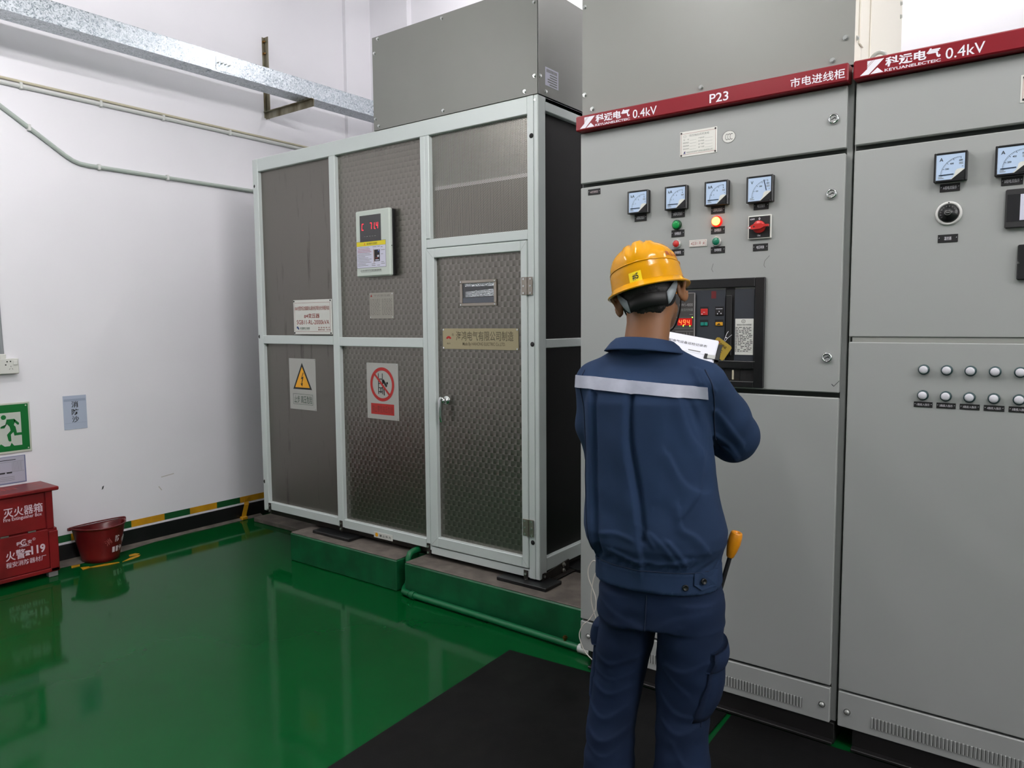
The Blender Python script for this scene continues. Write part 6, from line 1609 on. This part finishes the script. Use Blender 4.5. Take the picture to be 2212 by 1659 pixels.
# ---- trousers
V = Vol((-0.30, -0.26, 0.0), (0.34, 0.24, 0.80), 0.005)
V.loft([(0.60, 0.044, 0.0, 0.176, 0.122), (0.66, 0.044, 0.0, 0.176, 0.122), (0.72, 0.042, 0.0, 0.164, 0.122), (0.785, 0.035, 0.0, 0.150, 0.115)], 0.02, 2.3)
V.loft([(0.025, -0.106, -0.01, 0.076, 0.098), (0.12, -0.106, -0.008, 0.073, 0.092), (0.24, -0.104, 0.0, 0.070, 0.085), (0.33, -0.092, 0.008, 0.073, 0.084), (0.42, -0.078, 0.01, 0.077, 0.088), (0.50, -0.064, 0.005, 0.081, 0.098), (0.60, -0.046, 0.0, 0.084, 0.106), (0.68, -0.035, 0.0, 0.084, 0.112)], 0.03, 2.1)
V.loft([(0.020, 0.112, 0.0, 0.092, 0.104), (0.12, 0.110, 0.0, 0.084, 0.096), (0.24, 0.108, 0.006, 0.074, 0.086), (0.33, 0.110, 0.012, 0.075, 0.086), (0.40, 0.120, 0.012, 0.087, 0.090), (0.50, 0.126, 0.005, 0.092, 0.100), (0.60, 0.130, 0.0, 0.090, 0.108), (0.68, 0.126, 0.0, 0.088, 0.112)], 0.012, 2.1)
P, F = V.mesh(); P = relax(P, F, 2); N = normals(P, F)
D = np.zeros(len(P)); x, y, z = P[:, 0], P[:, 1], P[:, 2]
for pts, w, dp in (([(-0.10, 0.655), (-0.04, 0.625), (0.02, 0.60)], 0.018, 0.006), ([(0.00, 0.62), (0.06, 0.585), (0.12, 0.62)], 0.020, 0.006), ([(0.05, 0.60), (0.11, 0.64), (0.19, 0.66)], 0.02, 0.005), ([(-0.13, 0.60), (-0.06, 0.585), (0.01, 0.58)], 0.016, -0.006),
                   ([(0.075, 0.50), (0.13, 0.49), (0.19, 0.52)], 0.014, 0.006), ([(0.04, 0.53), (0.085, 0.47), (0.14, 0.42)], 0.016, 0.006), ([(0.05, 0.42), (0.10, 0.36), (0.17, 0.35)], 0.015, 0.007), ([(0.06, 0.33), (0.11, 0.30), (0.165, 0.325)], 0.013, 0.006), ([(0.10, 0.27), (0.13, 0.22), (0.17, 0.20)], 0.014, 0.005),
                   ([(-0.13, 0.49), (-0.08, 0.47), (-0.01, 0.50)], 0.014, 0.006), ([(-0.15, 0.40), (-0.09, 0.375), (-0.03, 0.40)], 0.013, 0.006), ([(-0.16, 0.33), (-0.10, 0.30), (-0.04, 0.34)], 0.014, 0.007), ([(-0.17, 0.27), (-0.11, 0.235), (-0.04, 0.27)], 0.013, 0.006), ([(-0.16, 0.21), (-0.10, 0.19), (-0.05, 0.22)], 0.012, 0.005), ([(-0.165, 0.13), (-0.11, 0.11), (-0.05, 0.15)], 0.014, 0.005), ([(-0.14, 0.44), (-0.08, 0.42), (-0.02, 0.445)], 0.010, 0.004)):
    D += fold(P, pts, w*0.9, dp*0.42, 0.4)
D += 0.0022*np.sin(17*x+31*z+2.5*np.sin(11*z+9*x))*np.sin(29*z-14*x+5*y)+0.0016*np.sin(45*x-38*z+3*np.sin(15*z))*np.sin(27*z+21*x)
P = P+N*D[:, None]
P[:, 2] = np.maximum(P[:, 2], 0.012)
trousers = to_obj('trousers', P, F, cloth2, person)
bvh_t = BVHTree.FromPolygons([Vector(p) for p in P], [list(map(int, f)) for f in F])
def patch(name, outline_y_z, side, off, thick, label=None, mat_=cloth2, nseg=1):
    """patch pocket or flap laid over the outer side of a leg (points are y, z), puffed in the middle"""
    ys = [p[0] for p in outline_y_z]; zs = [p[1] for p in outline_y_z]
    NU, NV = 10, 10; vs = []; fs = []
    (a0, c0), (a1, c1), (a2, c2), (a3, c3) = outline_y_z
    for lay in (0, 1):
        for i in range(NU+1):
            for j in range(NV+1):
                u, v = i/NU, j/NV
                yy = (a0*(1-u)+a1*u)*(1-v)+(a3*(1-u)+a2*u)*v; zz = (c0*(1-u)+c1*u)*(1-v)+(c3*(1-u)+c2*u)*v
                h_ = bvh_t.ray_cast(Vector((side*1.0, yy, zz)), Vector((-side, 0, 0)))
                xx = h_[0].x if h_[0] is not None else side*0.15
                puff = off+thick*math.sin(math.pi*min(max(u, 0.02), 0.98))**0.5*math.sin(math.pi*min(max(v, 0.03), 0.97))**0.5
                vs.append((xx+side*(puff if lay == 0 else -0.004), yy, zz))
    M1 = (NU+1)*(NV+1); ix = lambda l, i, j: l*M1+i*(NV+1)+j
    for i in range(NU):
        for j in range(NV):
            q = (ix(0, i, j), ix(0, i+1, j), ix(0, i+1, j+1), ix(0, i, j+1)); fs.append(q if side > 0 else q[::-1])
    for i in range(NU):
        for j in (0, NV): fs.append((ix(0, i, j), ix(1, i, j), ix(1, i+1, j), ix(0, i+1, j)))
    for j in range(NV):
        for i in (0, NU): fs.append((ix(0, i, j), ix(1, i, j), ix(1, i, j+1), ix(0, i, j+1)))
    mb = MB(); mb.add(vs, fs, mat_, True)
    return pers(mb, name, trousers, label)
patch('cargo_pocket', [(-0.065, 0.335), (0.075, 0.335), (0.075, 0.525), (-0.065, 0.525)], 1, 0.003, 0.010)
patch('pocket_flap', [(-0.070, 0.488), (0.082, 0.478), (0.080, 0.552), (-0.066, 0.545)], 1, 0.011, 0.006)
patch('cargo_pocket', [(-0.045, 0.335), (0.075, 0.335), (0.075, 0.525), (-0.045, 0.525)], -1, 0.003, 0.006)
patch('pocket_flap', [(-0.050, 0.500), (0.082, 0.480), (0.080, 0.560), (-0.048, 0.560)], -1, 0.012, 0.012)
def tseam(pts, d, st0, m=stitch, w=0.0014):
    out = []
    for p in smooth([Vector(p) for p in pts], 8):
        h_ = bvh_t.ray_cast(p+Vector(d)*st0, Vector(d))
        if h_[0] is not None: out.append(h_[0]+h_[1]*0.001)
    mb = MB().tube(out, w, m, 6); pers(mb, 'seam', trousers)
tseam([(0.035, 0, 0.70), (0.033, 0, 0.64), (0.03, 0, 0.60)], (0, 1, 0), -1)
tseam([(0.19, -0.03, 0.53), (0.185, -0.03, 0.44), (0.17, -0.03, 0.36), (0.165, -0.03, 0.32)], (-0.35, 0.93, 0), -1)
# shoes
for sx, ax_, ay in ((-1, -0.112, -0.01), (1, 0.112, 0.0)):
    V = Vol((ax_-0.09, ay-0.12, -0.01), (ax_+0.09, ay+0.24, 0.14), 0.005)
    V.cap((ax_, ay-0.035, 0.042), (ax_+sx*0.03, ay+0.15, 0.034), 0.044, 0.038, 0.02); V.cap((ax_, ay, 0.06), (ax_, ay, 0.11), 0.046, 0.042, 0.02)
    P, F = V.mesh(); P = relax(P, F, 2); P[:, 2] = np.maximum(P[:, 2], 0.0005)
    to_obj('shoe', P, F, shoe, person)

# ---- helmet
def helmet():
    hm = MB(); nu, nv = 72, 22; HB = -0.004           # rim height in the head frame
    def shell(t, v, inset=0.0):
        """t around (0 = front), v from rim 0 to crown 1"""
        a, b = 0.1035-inset, 0.126-inset
        h = 0.132-inset
        if v < 0.30: rr = 1.0-0.045*(v/0.30); zz = v*0.185
        else:
            w = (v-0.30)/0.70; ang = w*math.pi/2; rr = 0.935*math.cos(ang)**0.82; zz = 0.0555+(1-0.0555/0.132)*0.132*math.sin(ang)**1.0
            zz = 0.0555+(h-0.0555)*math.sin(ang)
        x = math.sin(t)*a*rr; y = math.cos(t)*b*rr
        # three raised ribs that run from front to back over the crown
        if v > 0.34:
            k = min(1.0, (v-0.34)/0.14)
            for c, w_, hgt in ((0.0, 0.0125, 0.0075), (0.031, 0.0085, 0.0045), (-0.031, 0.0085, 0.0045)):
                q = max(0.0, 1-((x-c)/w_)**4); zz += hgt*k*min(1.0, q*2.5); 
        return (x, y, HB+zz)
    vs = []; fs = []
    for j in range(nv+1):
        v = j/nv*0.995
        for i in range(nu): vs.append(H(*shell(2*math.pi*i/nu, v)))
    fs = [(j*nu+i, j*nu+(i+1) % nu, (j+1)*nu+(i+1) % nu, (j+1)*nu+i) for j in range(nv) for i in range(nu)]
    fs.append(tuple(nv*nu+i for i in range(nu)))
    hm.add(vs, [f[::-1] if False else f for f in fs], helm, True)
    # rim: small gutter round the back, peak in front
    prof = [(0.0, 0.012), (0.004, 0.0015), (0.0125, -0.0015), (0.0145, -0.004), (0.0125, -0.0065), (0.001, -0.006), (-0.003, -0.004)]
    vs = []; nu2 = 72
    for i in range(nu2):
        t = 2*math.pi*i/nu2; fr_ = max(0.0, math.cos(t))**2.0
        for o, z_ in prof:
            e = o*(1+2.6*fr_) if o > 0.002 else o
            vs.append(H(math.sin(t)*(0.1035+e), math.cos(t)*(0.126+e), HB+z_-0.004*fr_*(o > 0.005)))
    m_ = len(prof)
    hm.add(vs, [(i*m_+j, ((i+1) % nu2)*m_+j, ((i+1) % nu2)*m_+(j+1) % m_, i*m_+(j+1) % m_) for i in range(nu2) for j in range(m_)], helm, True)
    # inside
    vs = []
    for j in range(9):
        for i in range(nu): vs.append(H(*shell(2*math.pi*i/nu, j/9*0.98, 0.004)))
    hm.add(vs, [(j*nu+(i+1) % nu, j*nu+i, (j+1)*nu+i, (j+1)*nu+(i+1) % nu) for j in range(8) for i in range(nu)]+[tuple(8*nu+i for i in range(nu))[::-1]], helm_in, True)
    o = pers(hm, 'helmet', person, 'yellow safety helmet')
    # the raised line round the shell
    mb = MB(); pts = []
    for i in range(41):
        t = math.pi-R(118)+R(236)*i/40; p = H(*shell(t, 0.355-0.10*(abs(t-math.pi)/R(118))**2)); c = H(0, 0, 0.03); dd = (p-c); dd[2] *= 0.3; pts.append(Vector(p+dd/np.linalg.norm(dd)*0.0002))
    mb.tube(pts, [0.0006]+[0.0018]*39+[0.0006], helm, 8); pers(mb, 'shell_ridge', o)
    # number sticker and the red lettering on the right
    def on(t, v, off):
        p = np.array(shell(t, v)); e = 1e-3
        du = np.array(shell(t+e, v))-p; dv = np.array(shell(t, min(v+e, 0.99)))-p; n_ = np.cross(dv, du); n_ /= np.linalg.norm(n_)
        if n_ @ (p-np.array((0, 0, 0.02))) < 0: n_ = -n_
        return H(*(p+n_*off))
    mb = MB()
    def wrapped(fnv, m, off): mb.add([tuple(on(*q, off)) for q in fnv[0]], fnv[1], m, True)
    t0, t1, v0, v1 = math.pi-0.02, math.pi+0.33, 0.050, 0.205
    # t grows towards his left seen from behind
    g0 = [(t1-(t1-t0)*i/8, v0+(v1-v0)*j/4+0.008*i/8) for j in range(5) for i in range(9)]
    wrapped((g0, [(j*9+i, j*9+i+1, (j+1)*9+i+1, (j+1)*9+i) for j in range(4) for i in range(8)]), mat('bright_yellow_sticker', (246, 216, 26), 0.35), 0.0006)
    v_, f_, gw, gh = glyphs('#5', 0.02)
    wrapped(([(t1-0.095-a/gw*0.170, v0+0.036+b/gh*0.095+0.006*a/gw) for a, b in v_], f_), M_['ink'], 0.0011)
    pers(mb, 'number_sticker', o, 'bright yellow sticker')
    mb = MB(); v_, f_, gw, gh = glyphs('真实·安全', 0.01)
    wrapped(([(math.pi-0.86-a/gw*0.80, 0.385+b/gh*0.085-0.05*(a/gw)) for a, b in v_], f_), mat('faded_red_print', (168, 70, 20), 0.4), 0.0009)
    pers(mb, 'lettering', o, 'faded red lettering')
    # harness: black nape band with grey side straps, chin strap
    def ribbon(pts_up, pts_lo, m, name, th=0.002):
        mb = MB(); k = len(pts_up); c = np.array(H(0, 0, -0.03))
        U = [np.array(p) for p in pts_up]; L = [np.array(p) for p in pts_lo]
        def out(p, d):
            w_ = p-c; w_[2] *= 0.2; return p+w_/np.linalg.norm(w_)*d
        vs = [tuple(out(p, th)) for p in U]+[tuple(out(p, th)) for p in L]+[tuple(out(p, 0)) for p in U]+[tuple(out(p, 0)) for p in L]
        fs = [(i, i+1, k+i+1, k+i) for i in range(k-1)]+[(2*k+i, 3*k+i, 3*k+i+1, 2*k+i+1) for i in range(k-1)]+[(i, 2*k+i, 2*k+i+1, i+1) for i in range(k-1)]+[(k+i, k+i+1, 3*k+i+1, 3*k+i) for i in range(k-1)]+[(0, k, 3*k, 2*k), (k-1, 3*k-1, 4*k-1, 2*k-1)]
        mb.add(vs, fs, m, True); pers(mb, name, o)
    ts = [math.pi-0.72+1.44*i/16 for i in range(17)]
    ribbon([H(math.sin(t)*0.0815, -0.006+math.cos(t)*0.105, -0.034+0.006*math.cos((t-math.pi)*2)) for t in ts], [H(math.sin(t)*0.0775, -0.010+math.cos(t)*0.096, -0.068+0.004*math.cos((t-math.pi)*2)) for t in ts], strapb, 'nape_band', 0.003)
    for s_ in (1, -1):
        q = [math.pi-s_*(0.70+0.50*i/8) for i in range(9)]
        ribbon([H(math.sin(t)*(0.084+0.005*i/8), -0.006+math.cos(t)*0.106, -0.034+0.036*(i/8)**0.9) for i, t in enumerate(q)], [H(math.sin(t)*(0.080+0.008*i/8), -0.008+math.cos(t)*0.101, -0.068+0.052*(i/8)**1.3) for i, t in enumerate(q)], strapg, 'side_strap', 0.003)
        cs = MB().tube(smooth([Vector(H(s_*0.089, 0.020, 0.0)), Vector(H(s_*0.083, 0.022, -0.04)), Vector(H(s_*0.068, 0.034, -0.085)), Vector(H(s_*0.040, 0.058, -0.122)), Vector(H(0, 0.072, -0.132))]), 0.0022, strapb, 8)
        pers(cs, 'chin_strap', o)
    return o
helmet()

# ------------------------------------------------------------------ what he carries
PM = Matrix.Translation((PX, PY_, 0.008)) @ Matrix.Rotation(PR, 4, 'Z')
def carried(mb):
    mb.v = [tuple(PM @ Vector(p)) for p in mb.v]; return mb
ccentre = PM @ CBO
cb_ = thing('clipboard', 'clipboard with white inspection sheets held up in front of the worker', 'clipboard', ccentre)
frc = Fr(CBO, cu, cv)
mb = MB().rect(frc, -0.115, 0.115, -0.158, 0.150, M_['black'], 0.0, 0.003); carried(mb).build('board', cb_)
mb = MB(); mb.rect(frc, -0.108, 0.102, -0.150, 0.158, M_['paper'], 0.0032, 0.001); carried(mb).build('sheet', cb_)
mb = MB(); f3 = Fr(CBO+cn*0.0045, (cu*math.cos(R(-2))+cv*math.sin(R(-2))), (cv*math.cos(R(-2))-cu*math.sin(R(-2))))
mb.rect(f3, -0.112, 0.094, -0.150, 0.163, M_['paper'], 0.0012, 0.001)
mb.text(f3, '供配电气设备巡检记录表', -0.075, 0.128, 0.14, 0.010, M_['ink'], 0.0016)
for i in range(7):
    mb.rect(f3, -0.10, 0.085, 0.100-0.028*i, 0.1007-0.028*i, M_['inkgrey'], 0.0016)
    mb.rect(f3, -0.085+0.01*i % 0.02, -0.05, 0.106-0.028*i, 0.110-0.028*i, M_['inkgrey'], 0.0016); mb.rect(f3, 0.01, 0.05, 0.106-0.028*i, 0.110-0.028*i, M_['inkgrey'], 0.0016)
carried(mb).build('sheet', cb_)
fcl = Fr(CBO+cn*0.010, cu, cv)
mb = MB(); mb.rect(fcl, 0.074, 0.112, 0.086, 0.099, M_['rimsilver'], 0.0, 0.004); mb.rect(fcl, 0.069, 0.079, 0.084, 0.1005, M_['black'], 0.001, 0.006); mb.rect(fcl, 0.104, 0.117, 0.083, 0.103, M_['black'], 0.001, 0.012)
carried(mb).build('clip', cb_)
pen = MB(); pw = Vector(WR_R)+Vector((-0.055, 0.055, 0.025)); pen.cyl(pw, pw+Vector((0.045, -0.06, 0.06)), 0.004, M_['black'], 10); pen.cyl(pw, pw-Vector((0.045, -0.06, 0.06))*0.25, 0.004, M_['zinc'], 10, 0.0012)
tag(carried(pen).build('pen', org=PM @ pw), 'black pen in the right hand of the worker over the clipboard', 'pen')
sd = thing('screwdriver', 'screwdriver with amber handle sticking out of the right trouser pocket', 'screwdriver', PM @ Vector((0.222, 0.02, 0.72)))
a0 = Vector((0.194, 0.03, 0.65)); a1 = Vector((0.2455, 0.03, 0.855)); dr = (a1-a0).normalized(); hs = a0+dr*0.142
mb = MB().cyl(a0, hs, 0.0062, M_['blackm'], 12); carried(mb).build('shaft', sd)
mb = MB().lathe([(0.0085, 0.0), (0.0105, 0.003), (0.0150, 0.022), (0.0180, 0.042), (0.0175, 0.062), (0.0158, 0.072), (0.0145, 0.075), (0.0085, 0.075), (0.008, 0.070), (0.0001, 0.069)], hs, dr, mat('amber_handle_plastic', (214, 136, 18), 0.3), 24); carried(mb).build('handle', sd)
